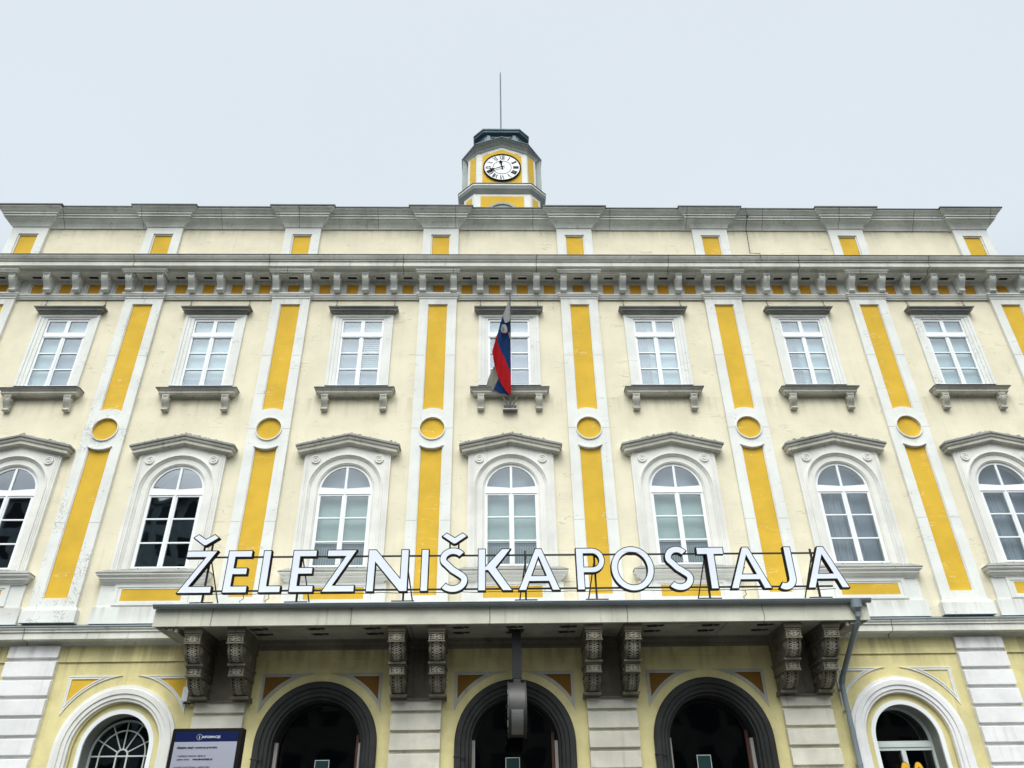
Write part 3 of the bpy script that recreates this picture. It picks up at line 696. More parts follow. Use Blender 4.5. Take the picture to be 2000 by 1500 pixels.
for a, b in ((-6.53, -5.29), (-2.24, -1.05), (1.97, 3.15), (6.27, 7.44)):
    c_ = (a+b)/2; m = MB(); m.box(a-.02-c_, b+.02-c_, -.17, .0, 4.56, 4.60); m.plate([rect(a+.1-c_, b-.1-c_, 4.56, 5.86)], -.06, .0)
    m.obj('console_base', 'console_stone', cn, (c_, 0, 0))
# --- clock tower on the roof
TX, TY = .38, 4.9
def oct_(hw, ch, y0, yd, z): # chamfered outline: front half width hw, chamfer ch, body depth yd
    return [(TX-hw, y0, z), (TX+hw, y0, z), (TX+hw+ch, y0+ch, z), (TX+hw+ch, y0+yd-ch, z), (TX+hw, y0+yd, z), (TX-hw, y0+yd, z), (TX-hw-ch, y0+yd-ch, z), (TX-hw-ch, y0+ch, z)]
def layered(secs): # (hw, ch, y0, yd, z)
    m = MB(); R_ = [oct_(*s) for s in secs]; m.add([p for r in R_ for p in r], [(i*8+k, i*8+(k+1) % 8, (i+1)*8+(k+1) % 8, (i+1)*8+k) for i in range(len(R_)-1) for k in range(8)]+[tuple(range(8)), tuple(range(8*len(R_)-8, 8*len(R_)))]); return m
m = layered([(1.15, .44, TY-.05, 3.3, 17.05), (1.15, .44, TY-.05, 3.3, 25.0)])
z0 = 25.0
m2 = layered([(1.05, .40, TY, 3.2, 25.35), (1.05, .40, TY, 3.2, 27.40)])
m.v, m.f, m.mi = m.v+[], m.f+[], m.mi+[]; m.add(m2.v, m2.f)
# gable filling
m.prism([(TX-1.05, TY, 27.38), (TX+1.05, TY, 27.38), (TX, TY, 27.86)], [(TX-1.05, TY+.5, 27.38), (TX+1.05, TY+.5, 27.38), (TX, TY+.5, 27.86)])
m.box(TX-1.64, TX-1.30, TY+.62, TY+2.5, 25.3, 27.7); m.box(TX+1.30, TX+1.64, TY+.62, TY+2.5, 25.3, 27.7)
tw = m.obj('clock_tower', 'white_trim', B)
def tcorn(prof, hw, ch, y0, yd, mat_, name='tower_cornice'):
    secs = [(hw+d*.414, ch+d*.40, y0-d, yd+2*d, z) for d, z in prof]
    return layered(secs).obj(name, mat_, tw)
tcorn([(0, 24.93), (.05, 24.95), (.16, 25.10), (.18, 25.12), (.22, 25.24)], 1.10, .54, TY-.02, 3.5, 'tower_grey')
tcorn([(.22, 25.24), (.235, 25.25), (.235, 25.34), (.21, 25.35)], 1.10, .54, TY-.02, 3.5, 'white_trim')
tcorn([(.26, 25.35), (.26, 25.37), (0, 25.45)], 1.10, .54, TY-.02, 3.5, 'tower_metal')
# upper cornice: gabled front, level over the chamfers and sides
hw = 1.05
def gcorn(prof, mat_, name='tower_cornice'):
    m = MB(); rows = []
    for d, z in prof:
        a = hw+d*.30; b = .42+d*.62
        rows.append([(TX-a-b, TY+2.8, z), (TX-a-b, TY+b-.1*d, z), (TX-a, TY-d, z), (TX, TY-d, z+.46), (TX+a, TY-d, z), (TX+a+b, TY+b-.1*d, z), (TX+a+b, TY+2.8, z)])
    n = 7; m.add([p for r in rows for p in r], [(i*n+k, i*n+k+1, (i+1)*n+k+1, (i+1)*n+k) for i in range(len(rows)-1) for k in range(n-1)])
    return m.obj(name, mat_, tw)
gcorn([(0, 27.35), (.03, 27.36), (.06, 27.46), (.18, 27.60), (.24, 27.62), (.27, 27.66)], 'tower_grey')
gcorn([(.27, 27.66), (.30, 27.665), (.30, 27.69), (0, 27.85), (-.6, 28.1)], 'tower_metal')
# yellow fields
m = MB(); m.plate([[(TX-.83, 25.40), (TX+.83, 25.40), (TX+.83, 27.24), (TX, 27.64), (TX-.83, 27.24)]], TY-.02, TY+.01); m.obj('panel', 'ochre', tw)
m = MB(); m.plate([rect(TX-.89, TX+.89, 17.2, 24.80), arch(TX, .72, 17.3, 23.72)], TY-.07, TY-.04); m.obj('panel', 'ochre', tw)
m = MB()
m.plate([arch(TX, .719, 17.3, 23.72), arch(TX, .62, 17.301, 23.72)], TY-.10, TY-.04); m.plate([arch(TX, .62, 17.3, 23.72)], TY-.06, TY-.045); m.obj('arched_louvre', 'tower_grey', tw)
m = MB()
for s in (-1, 1):
    a = Vector((TX+s*(1.05+.06), TY+.06-.012, 0)); b = Vector((TX+s*(1.05+.30), TY+.30-.012, 0)); o_ = Vector((s*.008, -.008, 0))
    a += o_; b += o_
    m.add([(a.x, a.y, 25.40), (b.x, b.y, 25.40), (b.x, b.y, 27.28), (a.x, a.y, 27.28)], [(0, 1, 2, 3)])
    a = Vector((TX+s*(1.15+.10), TY-.05+.10-.012, 0)); b = Vector((TX+s*(1.15+.34), TY-.05+.34-.012, 0)); a += o_; b += o_
    m.add([(a.x, a.y, 17.4), (b.x, b.y, 17.4), (b.x, b.y, 24.80), (a.x, a.y, 24.80)], [(0, 1, 2, 3)])
m.obj('panel', 'ochre', tw)
m = MB(); m.box(TX-1.70, TX-1.50, TY+.55, TY+2.6, 25.42, 27.60); m.box(TX+1.50, TX+1.70, TY+.55, TY+2.6, 25.42, 27.60); m.obj('side_cladding', 'tower_grey', tw)
# lantern
layered([(.74, .38, TY+.85, 2.0, 27.9), (.74, .38, TY+.85, 2.0, 29.62)]).obj('lantern', 'tower_metal', tw)
layered([(.745, .385, TY+.845, 2.01, 29.56), (.80, .43, TY+.70, 2.30, 29.60), (.81, .44, TY+.68, 2.34, 29.70), (.82, .45, TY+.64, 2.42, 29.72), (.82, .45, TY+.64, 2.42, 29.78), (.1, .05, TY+1.7, .3, 30.1)]).obj('lantern_roof', 'tower_metal', tw)
m = MB(); m.plate([rect(TX-.45, TX+.45, 28.0, 29.46)], TY+.845, TY+.85+.02); m.obj('louvre_opening', 'console_dark', tw)
m = MB()
for k in range(9): m.side([(TY+.80, 28.4+k*.12), (TY+.846, 28.45+k*.12), (TY+.846, 28.48+k*.12), (TY+.80, 28.43+k*.12)], TX-.44, TX+.44)
for s in (-1, 1):
    m.box(TX+s*.58-.07, TX+s*.58+.07, TY+.79, TY+.85, 28.0, 29.50)
m.obj('louvre', 'tower_metal', tw)
m = MB(); m.tube([(TX, TY+1.85, 30.35), (TX, TY+1.85, 31.4), (TX, TY+1.85, 35.3), (TX, TY+1.85, 35.5)], [.05, .035, .03, .006], 8); m.obj('spire', 'tower_metal', tw)
# clock face
cf = MB(); CZ, CR = 26.50, .80
for r0, r1, y, mi in ((0, .753, -.05, 0),):
    cf.plate([disc(0, 0, r1, 64)], y, 0)
cf.cur = 1; cf.plate([disc(0, 0, .80, 64), disc(0, 0, .753, 64)], -.075, 0)
cf.plate([disc(0, 0, .40, 48), disc(0, 0, .375, 48)], -.056, -.049)
def numeral(s, ang):
    H_, th = .235, .038
    wid = {'I': .055, 'V': .12, 'X': .12}; tot = sum(wid[c] for c in s); x = -tot/2; strokes = []
    for c in s:
        wv = wid[c]
        if c == 'I': strokes.append([(x+wv/2-th/2, 0), (x+wv/2+th/2, 0), (x+wv/2+th/2, H_), (x+wv/2-th/2, H_)])
        if c == 'V':
            strokes.append([(x+wv*.5-.012, 0), (x+wv*.5+.018, 0), (x+.034, H_), (x, H_)]); strokes.append([(x+wv*.5-.002, 0), (x+wv*.5+.012, 0), (x+wv, H_), (x+wv-.014, H_)])
        if c == 'X':
            strokes.append([(x+wv-.032, 0), (x+wv, 0), (x+.032, H_), (x, H_)]); strokes.append([(x, 0), (x+.014, 0), (x+wv, H_), (x+wv-.014, H_)])
        x += wv
    for k, st in enumerate(strokes):
        a = math.radians(ang)   # clockwise from 12
        pts = []
        for u, v in st:
            v += .465; pts.append((u*math.cos(a)+v*math.sin(a), -u*math.sin(a)+v*math.cos(a)))
        cf.plate([pts], -.0555-k*.0006, -.049)
for k, s in enumerate(['XII', 'I', 'II', 'III', 'IIII', 'V', 'VI', 'VII', 'VIII', 'IX', 'X', 'XI']): numeral(s, 30*k)
fo = cf.obj('clock_face', ['clock_white', 'letter_black'], tw, (TX+.005, TY-.02, CZ))
def hand(L, wd_, ang, y, nm):
    a = math.radians(ang); pts = [(-wd_*.5, -.12), (wd_*.5, -.12), (wd_*.45, L*.55), (wd_*1.5, L*.70), (0, L), (-wd_*1.5, L*.70), (-wd_*.45, L*.55)]
    MB().plate([[(u*math.cos(a)+v*math.sin(a), -u*math.sin(a)+v*math.cos(a)) for u, v in pts]], y-.01, y).obj(nm, 'letter_black', tw, (TX+.005, TY-.02, CZ))
hand(.42, .055, 350, -.075, 'hour_hand'); hand(.62, .045, 249, -.092, 'minute_hand')
# --- eaves downpipe at the right-hand corner
m = MB(); m.tube([(16.05, -.55, 16.4), (16.05, -.40, 16.15), (16.12, -.14, 15.85), (16.12, -.14, 6.3)], .075, 12)
for z in (15.8, 15.6, 14.0, 11.0, 8.0): m.tube([(16.12, -.14, z), (16.12, -.14, z+.05)], .09, 12)
m.obj('downpipe', 'metal_grey', B, smooth=True)
# thin lightning wire over the attic cornice
MB().tube([(7.95, -.47, 18.96), (7.95, -.5, 18.6), (7.94, -.2, 18.35), (7.93, -.1, 17.4), (7.93, -.76, 16.8), (7.93, -.77, 16.5)], .011, 6).box(7.92, 7.97, -.53, -.47, 18.55, 18.62).obj('lightning_wire', 'black_steel', B)
# ------------------------------------------------------------------ station sign
S = empty('station_sign', (.5, -1.25, 6.45))
tag(S, 'white capital letters with black sides reading ŽELEZNIŠKA POSTAJA, standing on the entrance canopy roof', 'sign')
Z0, Z1 = 6.61, 7.58; H = Z1-Z0; ST = .185; SH = .165
def strk(cl, wd_):
    n = len(cl); Lf, Rt = [], []
    for i in range(n):
        a = cl[max(i-1, 0)]; b = cl[min(i+1, n-1)]; dx, dz = b[0]-a[0], b[1]-a[1]; q = math.hypot(dx, dz); nx, nz = -dz/q*wd_/2, dx/q*wd_/2
        Lf.append((cl[i][0]+nx, cl[i][1]+nz)); Rt.append((cl[i][0]-nx, cl[i][1]-nz))
    return Lf+Rt[::-1]
def gl(ch, W):
    if ch == 'E': return [[(0, 0), (W, 0), (W, SH), (ST, SH), (ST, H*.42), (W*.90, H*.42), (W*.90, H*.42+SH), (ST, H*.42+SH), (ST, H-SH), (W, H-SH), (W, H), (0, H)]]
    if ch == 'L': return [[(0, 0), (W, 0), (W, SH), (ST, SH), (ST, H), (0, H)]]
    if ch == 'I': return [[(0, 0), (W, 0), (W, H), (0, H)]]
    if ch == 'T': return [[(W/2-ST/2, 0), (W/2+ST/2, 0), (W/2+ST/2, H-SH), (W, H-SH), (W, H), (0, H), (0, H-SH), (W/2-ST/2, H-SH)]]
    if ch == 'Z': return [[(0, 0), (W, 0), (W, SH), (.27, SH), (W-.0, H), (.06, H), (.06, H-SH), (W-.275, H-SH)]]
    if ch == 'N': return [[(0, 0), (ST, 0), (ST, H*.66), (W-ST*.98, 0), (W, 0), (W, H), (W-ST, H), (W-ST, H*.34), (ST*.98, H), (0, H)]]
    if ch == 'K': return [[(0, 0), (ST, 0), (ST, H*.47), (ST+.04, H*.47), (W-.235, 0), (W, 0), (ST+.235, H*.545), (W-.03, H), (W-.25, H), (ST+.0, H*.60), (ST, H*.60), (ST, H), (0, H)]]
    if ch == 'A':
        c = W/2; t = .105; return [[(0, 0), (.19, 0), (.19+.075, H*.205), (W-.265, H*.205), (W-.19, 0), (W, 0), (c+t*.72, H), (c-t*.72, H)], [(.325, H*.355), (W-.325, H*.355), (c, H*.76)]]
    if ch == 'O':
        c, r = W/2, W/2; return [[(c+r*math.cos(a), H/2+(H/2+.03)*math.sin(a)) for a in [2*PI*i/48 for i in range(48)]], [(c+(r-.165)*math.cos(a), H/2+(H/2+.03-.15)*math.sin(a)) for a in [2*PI*i/48 for i in range(48)]]]
    if ch == 'P':
        r = H*.30; cz = H-r; cxx = W-r
        o_ = [(0, 0), (ST, 0), (ST, H-2*r)]+[(cxx+r*math.cos(a), cz+r*math.sin(a)) for a in [-PI/2+PI*i/20 for i in range(21)]]+[(0, H)]
        ri = r-.145; i_ = [(ST, cz-ri)]+[(cxx+ri*math.cos(a), cz+ri*math.sin(a)) for a in [-PI/2+PI*i/20 for i in range(21)]]+[(ST, cz+ri)]
        return [o_, i_]
    if ch == 'J':
        cl = [(W-ST/2, H), (W-ST/2, H*.6), (W-ST/2, .22)]+[(W-ST/2-.20+.20*math.cos(a), .235-.185*math.sin(a)+.03) for a in [PI*i/20 for i in range(1, 15)]]
        cl = [(W-ST/2, H), (W-ST/2, .5), (W-ST/2, .27)]+[(W-ST/2-.185+.185*math.cos(a), .25-.20*math.sin(a)) for a in [PI*i/20 for i in range(1, 15)]]
        return [strk(cl, .178)]
    if ch == 'S':
        w2 = .168; rt = (H*.5+.03-w2)/2+.018; rb = rt+.012; c = W/2; zt = H+.03-w2/2-rt; zb = -.03+w2/2+rb; ax = (W-w2)/2
        cl = [(c+(ax-.03)*math.cos(a), zt+rt*math.sin(a)) for a in [math.radians(d) for d in range(32, 181, 9)]]
        cl += [(c-(ax-.03)*math.cos(t)*1.0, zt-rt*math.sin(t)*.72) for t in [math.radians(d) for d in (14, 30, 46)]]
        cl += [(c-.02, (zt+zb)/2+.0)]
        cl += [(c+ax*math.cos(t), zb+rb*math.sin(t)*.74) for t in [math.radians(d) for d in (46, 30, 14)]]
        cl += [(c+ax*math.cos(a), zb+rb*math.sin(a)) for a in [math.radians(-d) for d in range(0, 150, 9)]]
        return [strk(cl, w2)]
def caron(c, W=.60):
    q = .11; zb = 1.08; zt = 1.33
    return [[(c-.03, zb), (c+.03, zb), (c+W/2, zt-.06), (c+W/2-.12, zt+.03), (c, zb+.165), (c-W/2+.12, zt+.03), (c-W/2, zt-.06)]]
def letter(ch, x0, x1, loops=None, nm='letter'):
    W = x1-x0; lp = loops or gl(ch, W); D_ = .13
    b = bmesh.new(); fl = [p for l_ in lp for p in l_]
    vs = [b.verts.new((x, 0, z)) for x, z in fl]
    fs = []
    for t in tessellate_polygon([[Vector((x, z, 0)) for x, z in l_] for l_ in lp]):
        try: fs.append(b.faces.new([vs[i] for i in t]))
        except ValueError: pass
    bmesh.ops.recalc_face_normals(b, faces=fs)
    bmesh.ops.inset_region(b, faces=fs, thickness=.019, use_even_offset=True, use_boundary=True)
    inner = set(fs)
    for f in b.faces: f.material_index = 0 if f in inner else 1
    me = bpy.data.meshes.new(nm); me.materials.append(MAT['letter_white']); me.materials.append(MAT['letter_black'])
    for f in b.faces:
        if f.normal.y > 0: f.normal_flip()
    b.to_mesh(me); b.free()
    # sides and back
    o = 0; n0 = len(me.vertices); s = MB(); s.cur = 1
    for l_ in lp:
        k = len(l_); s.add([(x, 0, z) for x, z in l_]+[(x, D_, z) for x, z in l_], [(i, (i+1) % k, (i+1) % k+k, i+k) for i in range(k)])
    bb = MB(); tri = tessellate_polygon([[Vector((x, z, 0)) for x, z in l_] for l_ in lp]); s.add([(x, D_, z) for x, z in fl], tri)
    v = [tuple(q.co) for q in me.vertices]; f = [tuple(p.vertices) for p in me.polygons]; mi = [p.material_index for p in me.polygons]
    a = MB(); a.v = v; a.f = f; a.mi = list(mi); a.add(s.v, s.f); a.mi = mi+[1]*len(s.f)
    bpy.data.meshes.remove(me)
    return a.obj(nm, ['letter_white', 'letter_black'], S, (x0-.5, 0, Z0-6.45))
for ch, a, b in [('Z', -6.93, -6.17), ('E', -5.94, -5.40), ('L', -5.16, -4.67), ('E', -4.50, -3.96), ('Z', -3.80, -3.06), ('N', -2.82, -1.90), ('I', -1.63, -1.45), ('S', -1.25, -.57), ('K', -.36, .43),
                 ('A', .53, 1.48), ('P', 1.84, 2.50), ('O', 2.62, 3.60), ('S', 3.82, 4.46), ('T', 4.59, 5.22), ('A', 5.25, 6.19), ('J', 6.28, 6.77), ('A', 6.97, 7.93)]:
    letter(ch, a, b)
letter('c', -6.80, -6.2, caron(.30), 'caron'); letter('c', -1.19, -.59, caron(.30), 'caron')
m = MB()
for z in (7.40, 6.63): m.box(-6.9-.5, 7.6-.5, .135, .165, z-.018-6.45+.07, z+.018-6.45+.07)
for x in (-6.55, -6.38, -1.0, -.80): m.box(x-.018-.5, x+.018-.5, .135, .165, 7.45-6.45, 7.80-6.45)
m.obj('rail', 'black_steel', S)
for x in (-6.38, -4.33, -2.0, .71, 2.28, 4.80, 7.27):
    m = MB(); xx = x-.5
    m.box(xx-.25, xx+.25, .10, .22, -.045, .0); m.box(xx-.02, xx+.02, .14, .18, 0, 1.12)
    m.tube([(xx+.02, .15, 1.0), (xx+(.16 if x < .4 else -.13), .75, .09)], .016, 6); m.box(xx-.2, xx+.2, .6, .9, .05, .09)
    m.obj('stand', 'black_steel', S)
m = MB()
for x in (-5.5, -4.95, 5.6):
    m.tube([(x-.5, .15, .17), (x-.48, .14, .08), (x-.56, .13, .02), (x-.52, .16, -.04)], .008, 5)
m.tube([(-7.2+k*.35, .12, .185-.02*math.sin(k*1.3)**2) for k in range(42)], .008, 5)
m.obj('cable', 'black_steel', S)
# ------------------------------------------------------------------ flag
F = empty('flag', (.45, -.12, 11.92))
tag(F, 'limp white, blue and red flag with a shield, on a leaning wall pole', 'flag')
def pole_y(z): return -.14-(z-11.9)/(14.85-11.9)*1.28
def P(px, py, dy=0):
    """zoomed-photo units (652 x 1500 crop) to the real flag plane: x from pole, z along the pole"""
    # the crop maps linearly onto the facade area covered by the flag
    tz = (1425-py)/1425.0
    z = 11.92+2.93*(tz*1.10-.10*tz*tz)*1.0
    return z
m = MB(); m.tube([(0, -.02, .02), (.01, pole_y(14.88)+.12, 2.86)], .018, 8); m.obj('flagpole', 'pole_grey', F)
m = MB(); m.box(-.20, .20, -.04, .12, -.08, -.05); m.box(-.16, .16, .08, .12, -.06, .14)
m.tube([(-.03, .02, -.02), (-.20, -.10, .28)], .022, 8); m.tube([(.03, .02, -.02), (.20, -.10, .28)], .022, 8); m.tube([(0, .02, -.03), (0, -.06, .22)], .028, 8)
m.tube([(-.10, .06, -.03), (-.15, 0, .06)], .03, 8); m.tube([(.10, .06, -.03), (.15, 0, .06)], .03, 8)
m.obj('pole_holder', 'pole_grey', F)
# silhouettes: list of (v, left, c1, c2, right): v = fraction from the bottom of the pole to its tip
def lerp_rows(rows, v):
    for a, b in zip(rows, rows[1:]):
        if a[0] >= v >= b[0]:
            t = (a[0]-v)/(a[0]-b[0]); return [x+(y-x)*t for x, y in zip(a, b)]
    return list(rows[-1])
def cloth(rows, mats, nm, ydep, amp, n=90, sub=14, parent=F, thick=.004):
    m = MB(); v0, v1 = rows[0][0], rows[-1][0]; cols = len(rows[0])-2
    grid = []
    for i in range(n+1):
        v = v0+(v1-v0)*i/n; r = lerp_rows(rows, v); z = 2.86*v; yb = (-.02+(pole_y(14.88)+.14)*v); line = []
        for c in range(cols):
            for k in range(sub+(c == cols-1)):
                x = r[1+c]+(r[2+c]-r[1+c])*k/sub
                fold = amp*(math.sin(x*19+v*5)+.5*math.sin(x*37-v*9))*(.25+min(1, abs(x)*3))
                line.append((x, yb+ydep+abs(x)*.22+fold, z+.01*math.sin(x*30)))
        grid.append(line)
    w_ = len(grid[0]); m.v = [p for l_ in grid for p in l_]
    for i in range(n):
        for k in range(w_-1):
            m.f.append((i*w_+k, i*w_+k+1, (i+1)*w_+k+1, (i+1)*w_+k)); m.mi.append(min(k//sub, cols-1))
    o = m.obj(nm, mats, parent, smooth=True)
    return o
# x scale: crop px/652*100 photo px, ~ 0.0146 m per photo px near the flag
def X_(p): return (p-378)/6.52*.01395
def V_(py):   # photo row (crop) -> fraction along the leaning pole, from the projection of the pole itself
    y = 580+py/6.52
    best = None
    return _pv(y)
def _proj_y(v):
    pz = 11.94+2.86*v*.995; py_ = -.14+(pole_y(14.88)+.14)*v
    d = Vector((.45, py_+18, pz-1.6)); return 750-1500*(d.dot(u2)/d.dot(fw))
def _pv(y):
    a, b = 0.0, 1.05
    for _ in range(40):
        c = (a+b)/2
        if _proj_y(c) > y: a = c
        else: b = c
    return a
fr_rows = [(70, 356, 356, 356, 368), (160, 325, 325, 325, 378), (250, 284, 284, 284, 380), (330, 255, 255, 255, 384), (455, 222, 222, 222, 384), (460, 214, 214, 222, 384), (560, 183, 183, 222, 386),
           (640, 158, 158, 248, 387), (680, 150, 150, 262, 388), (720, 160, 160, 280, 388), (800, 172, 172, 318, 388), (860, 182, 182, 340, 389), (960, 212, 212, 384, 389), (1020, 236, 236, 388, 389), (1100, 270, 270, 389, 389.5), (1180, 310, 310, 389, 390), (1240, 372, 372, 389, 390)]
rows = [(_pv(580+r[0]/6.52), X_(r[1]), X_(r[3]), X_(r[4])) for r in fr_rows]
cloth(rows, ['flag_red', 'flag_blue'], 'flag_cloth', -.04, .022)
wr = [(70, 355, 369), (160, 324, 379), (240, 287, 381), (290, 298, 382), (330, 312, 368), (336, 318, 340)]
cloth([(_pv(580+r[0]/6.52), X_(r[1]), X_(r[2])) for r in wr], ['flag_white'], 'white_stripe', -.075, .016, n=30)
br_ = [(850, 168, 182, 182), (940, 128, 208, 208), (1010, 98, 232, 238), (1060, 82, 206, 260), (1100, 68, 184, 280), (1120, 66, 176, 300), (1150, 150, 162, 330), (1200, 255, 256, 352), (1240, 368, 369, 374)]
cloth([(_pv(580+r[0]/6.52), X_(r[1]), X_(r[2]), X_(r[3])) for r in br_], ['flag_white_back', 'flag_blue'], 'flag_fold', .02, .010, n=40)
sr = [(365, 285, 320), (380, 272, 332), (420, 262, 345), (450, 268, 344), (470, 290, 330)]
cloth([(_pv(580+r[0]/6.52), X_(r[1]), X_(r[2])) for r in sr], ['flag_white'], 'shield', -.10, .010, n=12, sub=10)
sr = [(455, 262, 350), (468, 270, 345), (480, 290, 330)]
cloth([(_pv(580+r[0]/6.52), X_(r[1]), X_(r[2])) for r in sr], ['flag_red'], 'shield_border', -.093, .010, n=6, sub=8)
m = MB()
for q in ((275, 400), (288, 392)):
    pts = []
    for k in range(8):
        v = _pv(580+(q[1]+k*8)/6.52); x = X_(q[0]+k*2.2+4*math.sin(k*1.6)); pts.append((x, -.02+(pole_y(14.88)+.14)*v-.125+abs(x)*.22, 2.86*v))
    m.tube(pts, .006, 5)
m.obj('shield_waves', 'flag_blue', F)
sr = [(455, 358, 376), (500, 366, 384), (540, 376, 386)]
cloth([(_pv(580+r[0]/6.52), X_(r[1]), X_(r[2])) for r in sr], ['flag_white_back'], 'flag_edge', -.05, .004, n=8, sub=3)
# ------------------------------------------------------------------ double-faced hanging clock seen edge-on
Hc = empty('hanging_clock', (.47, -.9, 5.86))
tag(Hc, 'round steel clock seen edge-on, hanging by a post in front of the middle door', 'clock')
MB().box(-.085, .115, -.05, .05, -1.02, 0).box(-.15, .18, -.09, .09, -.03, -.005).obj('post', 'black_steel', Hc)
MB().box(-.06, .09, -.04, .04, -1.16, -1.021).obj('post_sleeve', 'steel', Hc)
m = MB(); R_ = .53; zc = -1.63; sg = 48
prof = [(-.19, R_-.02), (-.19, R_+.015), (-.17, R_+.02), (-.165, R_-.005), (.165, R_-.005), (.17, R_+.02), (.19, R_+.015), (.19, R_-.02)]
m.add([(x, r*math.cos(2*PI*k/sg), zc+r*math.sin(2*PI*k/sg)) for k in range(sg) for x, r in prof], [(k*8+i, k*8+i+1, ((k+1) % sg)*8+i+1, ((k+1) % sg)*8+i) for k in range(sg) for i in range(7)])
m.obj('clock_drum', 'steel', Hc, smooth=True)
m = MB()
for s in (-1, 1): m.tube([(s*.183, 0, zc), (s*.186, 0, zc)], R_-.018, 48)
m.obj('clock_dial', 'clock_white', Hc)
m = MB()
for k in range(9):
    a0 = math.radians(188+k*7); a1 = math.radians(188+(k+1)*7)
    q = [(R_+.004)*math.cos(a0), (R_+.004)*math.sin(a0), (R_+.004)*math.cos(a1), (R_+.004)*math.sin(a1)]
    m.add([(-.12, q[0], zc+q[1]), (.12, q[0], zc+q[1]), (.12, q[2], zc+q[3]), (-.12, q[2], zc+q[3])], [(0, 1, 2, 3)])
for x in (-.11, .11):
    for a in (192, 246): m.tube([(x, (R_+.002)*math.cos(math.radians(a)), zc+(R_+.002)*math.sin(math.radians(a))), (x, (R_+.014)*math.cos(math.radians(a)), zc+(R_+.014)*math.sin(math.radians(a)))], .010, 8)
m.obj('cover_plate', 'pole_grey', Hc)
for s in (-1, 1):
    m = MB()
    for k in range(12):
        a = 2*PI*k/12; m.tube([(s*.188, .42*math.cos(a), zc+.42*math.sin(a)), (s*.188, .49*math.cos(a), zc+.49*math.sin(a))], .012, 4)
    m.tube([(s*.19, 0, zc), (s*.19, -.12, zc+.24)], .014, 5); m.tube([(s*.19, 0, zc), (s*.19, .35, zc-.18)], .010, 5); m.obj('clock_hands', 'letter_black', Hc)
# ------------------------------------------------------------------ information screen (freestanding totem)
I = empty('information_screen', (-3.72, -7, 0))
tag(I, 'black framed upright information screen with blue header and pale text page, left of the doors', 'screen')
MB().box(-.455, .455, -.06, .10, 0, 3.105).obj('housing', 'letter_black', I, bevel=.015)
MB().box(-.40, .40, -.064, -.061, 2.945, 3.06).obj('screen_header', 'screen_blue', I)
MB().box(-.40, .40, -.064, -.061, 1.0, 2.942).obj('screen_page', 'screen_pale', I)
tx = lambda s, sz, x, z, mt='screen_text', b=0, al='LEFT': text(s, sz, 'screen_text', mt, I, (x, -.067, z), bold=b, align=al)
tx('i', .055, -.098, 2.978, 'text_white', .001); tx('INFORMACIJE', .038, -.055, 2.985, 'text_white', .0005)
m = MB(); m.plate([disc(-.092, 2.998, .035, 24), disc(-.092, 2.998, .033, 24)], -.068, -.064); m.obj('header_icon', 'text_white', I)
tx('Aktualno stanje v prometu preverite:', .034, -.355, 2.865, b=.0012)
tx('· v aplikaciji vremena vožnje na', .030, -.345, 2.77); tx('spletni strani: ', .030, -.33, 2.73); tx('www.slo-zeleznice.si', .030, -.13, 2.73, b=.0012)
tx('na spletni strani Promet v realnem času', .028, -.35, 2.64); tx('in stanje v prometu: ', .028, -.35, 2.60); tx('potniski.sz.si/info', .030, -.10, 2.60, b=.0012)
tx('■ sz', .022, -.38, 2.525); tx('Slovenske železnice', .036, .10, 2.50, 'text_blue', .001)
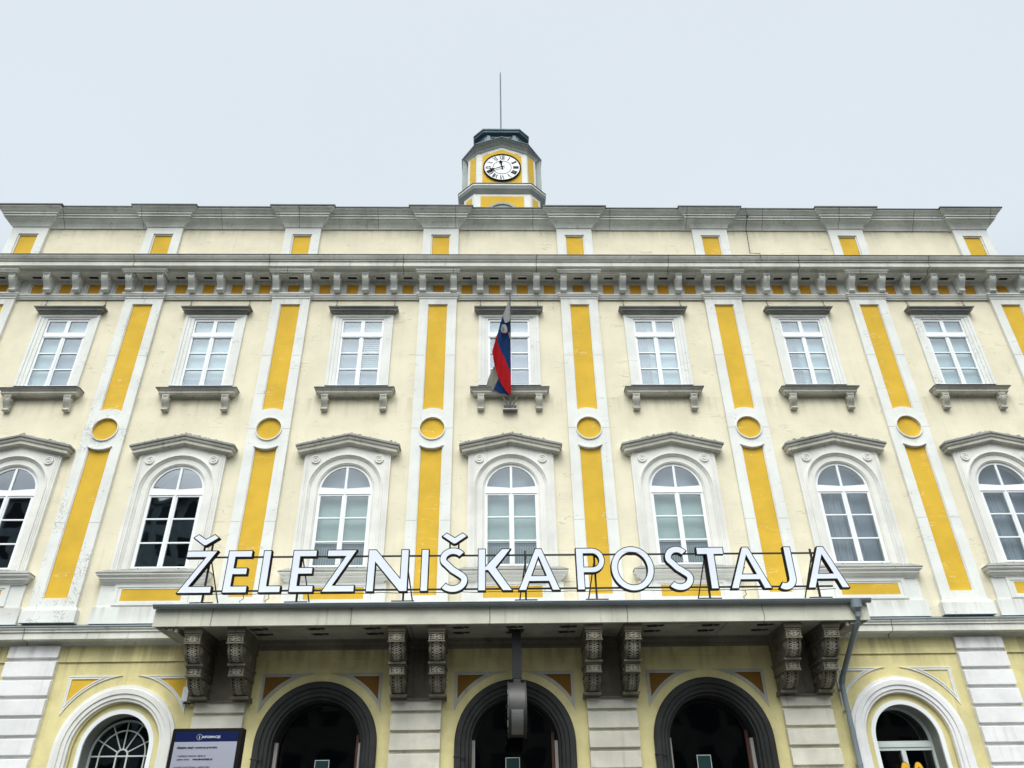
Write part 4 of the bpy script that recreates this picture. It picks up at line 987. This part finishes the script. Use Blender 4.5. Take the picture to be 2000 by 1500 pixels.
# ------------------------------------------------------------------ small things
m = MB(); m.box(-.065, .065, -.14, 0, -.15, .15); b1 = m.obj('sensor_box', 'pvc', None, (-6.70, -.02, 4.74), bevel=.012)
tag(b1, 'small white box fixed to the wall beside the leftmost canopy console', 'box')
MB().box(-.02, .16, -.12, -.06, -.19, -.17).tube([(0, -.08, -.15), (.12, -.08, -.2)], .012, 6).obj('mounting_arm', 'black_steel', b1)
G = empty('arched_logo_sign', (9.03, .30, 2.3))
tag(G, 'yellow double-arch logo sign in the ground-floor window right of the canopy', 'sign')
for s in (-1, 1):
    def hump(wo, top, k=0):
        return [(wo*math.sin(PI/2*t)*1.0, top*(1-abs(t)**2.4)) for t in [i/14 for i in range(-14, 15)]]
    o_ = hump(.155, .955); i_ = hump(.082, .86)
    MB().plate([[(x+s*.145, z) for x, z in o_]+[(x+s*.145, z) for x, z in reversed(i_)]], 0, .03, True).obj('arch', 'logo_yellow', G)
    o2, i2 = hump(.166, .967), hump(.155, .955)
    MB().plate([[(x+s*.145, z) for x, z in o2]+[(x+s*.145, z) for x, z in reversed(i2)]], .004, .034, True).obj('arch_edge', 'dark_frame', G)
for x, pos in ((-3.71, 'left'), (.40, 'middle'), (4.57, 'right')):
    m = MB(); m.box(-.15, .15, 0, .006, -.42, 0); n_ = m.obj('door_notice', 'notice_green', None, (x, .44, 3.465))
    tag(n_, 'dark green notice with pale border on the glass of the %s arched door' % pos, 'notice', 'notices on the three arched doors')
    MB().plate([rect(-.155, .155, -.425, .005), rect(-.142, .142, -.41, -.008)], -.002, .007).obj('border', 'old_frame', n_)
# ------------------------------------------------------------------ buildings across the square (seen only as reflections in the glass)
def opposite(name, x0, x1, y, h, mt, label, nx, nz):
    m = MB(); ho = []
    dx = (x1-x0)/nx; dz = h/nz
    e = empty(name, ((x0+x1)/2, y, 0)); tag(e, label, 'building'); cx = (x0+x1)/2
    MB().box(x0-cx, x1-cx, -14, 0, 0, h).obj('wall', mt, e)
    q = MB()
    for i in range(nx):
        for k in range(nz):
            q.box(x0-cx+dx*(i+.22), x0-cx+dx*(i+.78), 0.0, .05, dz*(k+.3), dz*(k+.85))
    q.obj('windows', 'opposite_glass', e)
    MB().box(x0-cx-.4, x1-cx+.4, -14.4, .5, h+.002, h+.6).obj('roof', 'flashing', e)
opposite('office_tower', -62, -29, -62, 36, 'opposite_wall', 'tall dark grey office tower across the square', 12, 10)
opposite('street_building', -28, 60, -64, 15, 'opposite_low', 'long low brown street building across the square', 26, 4)
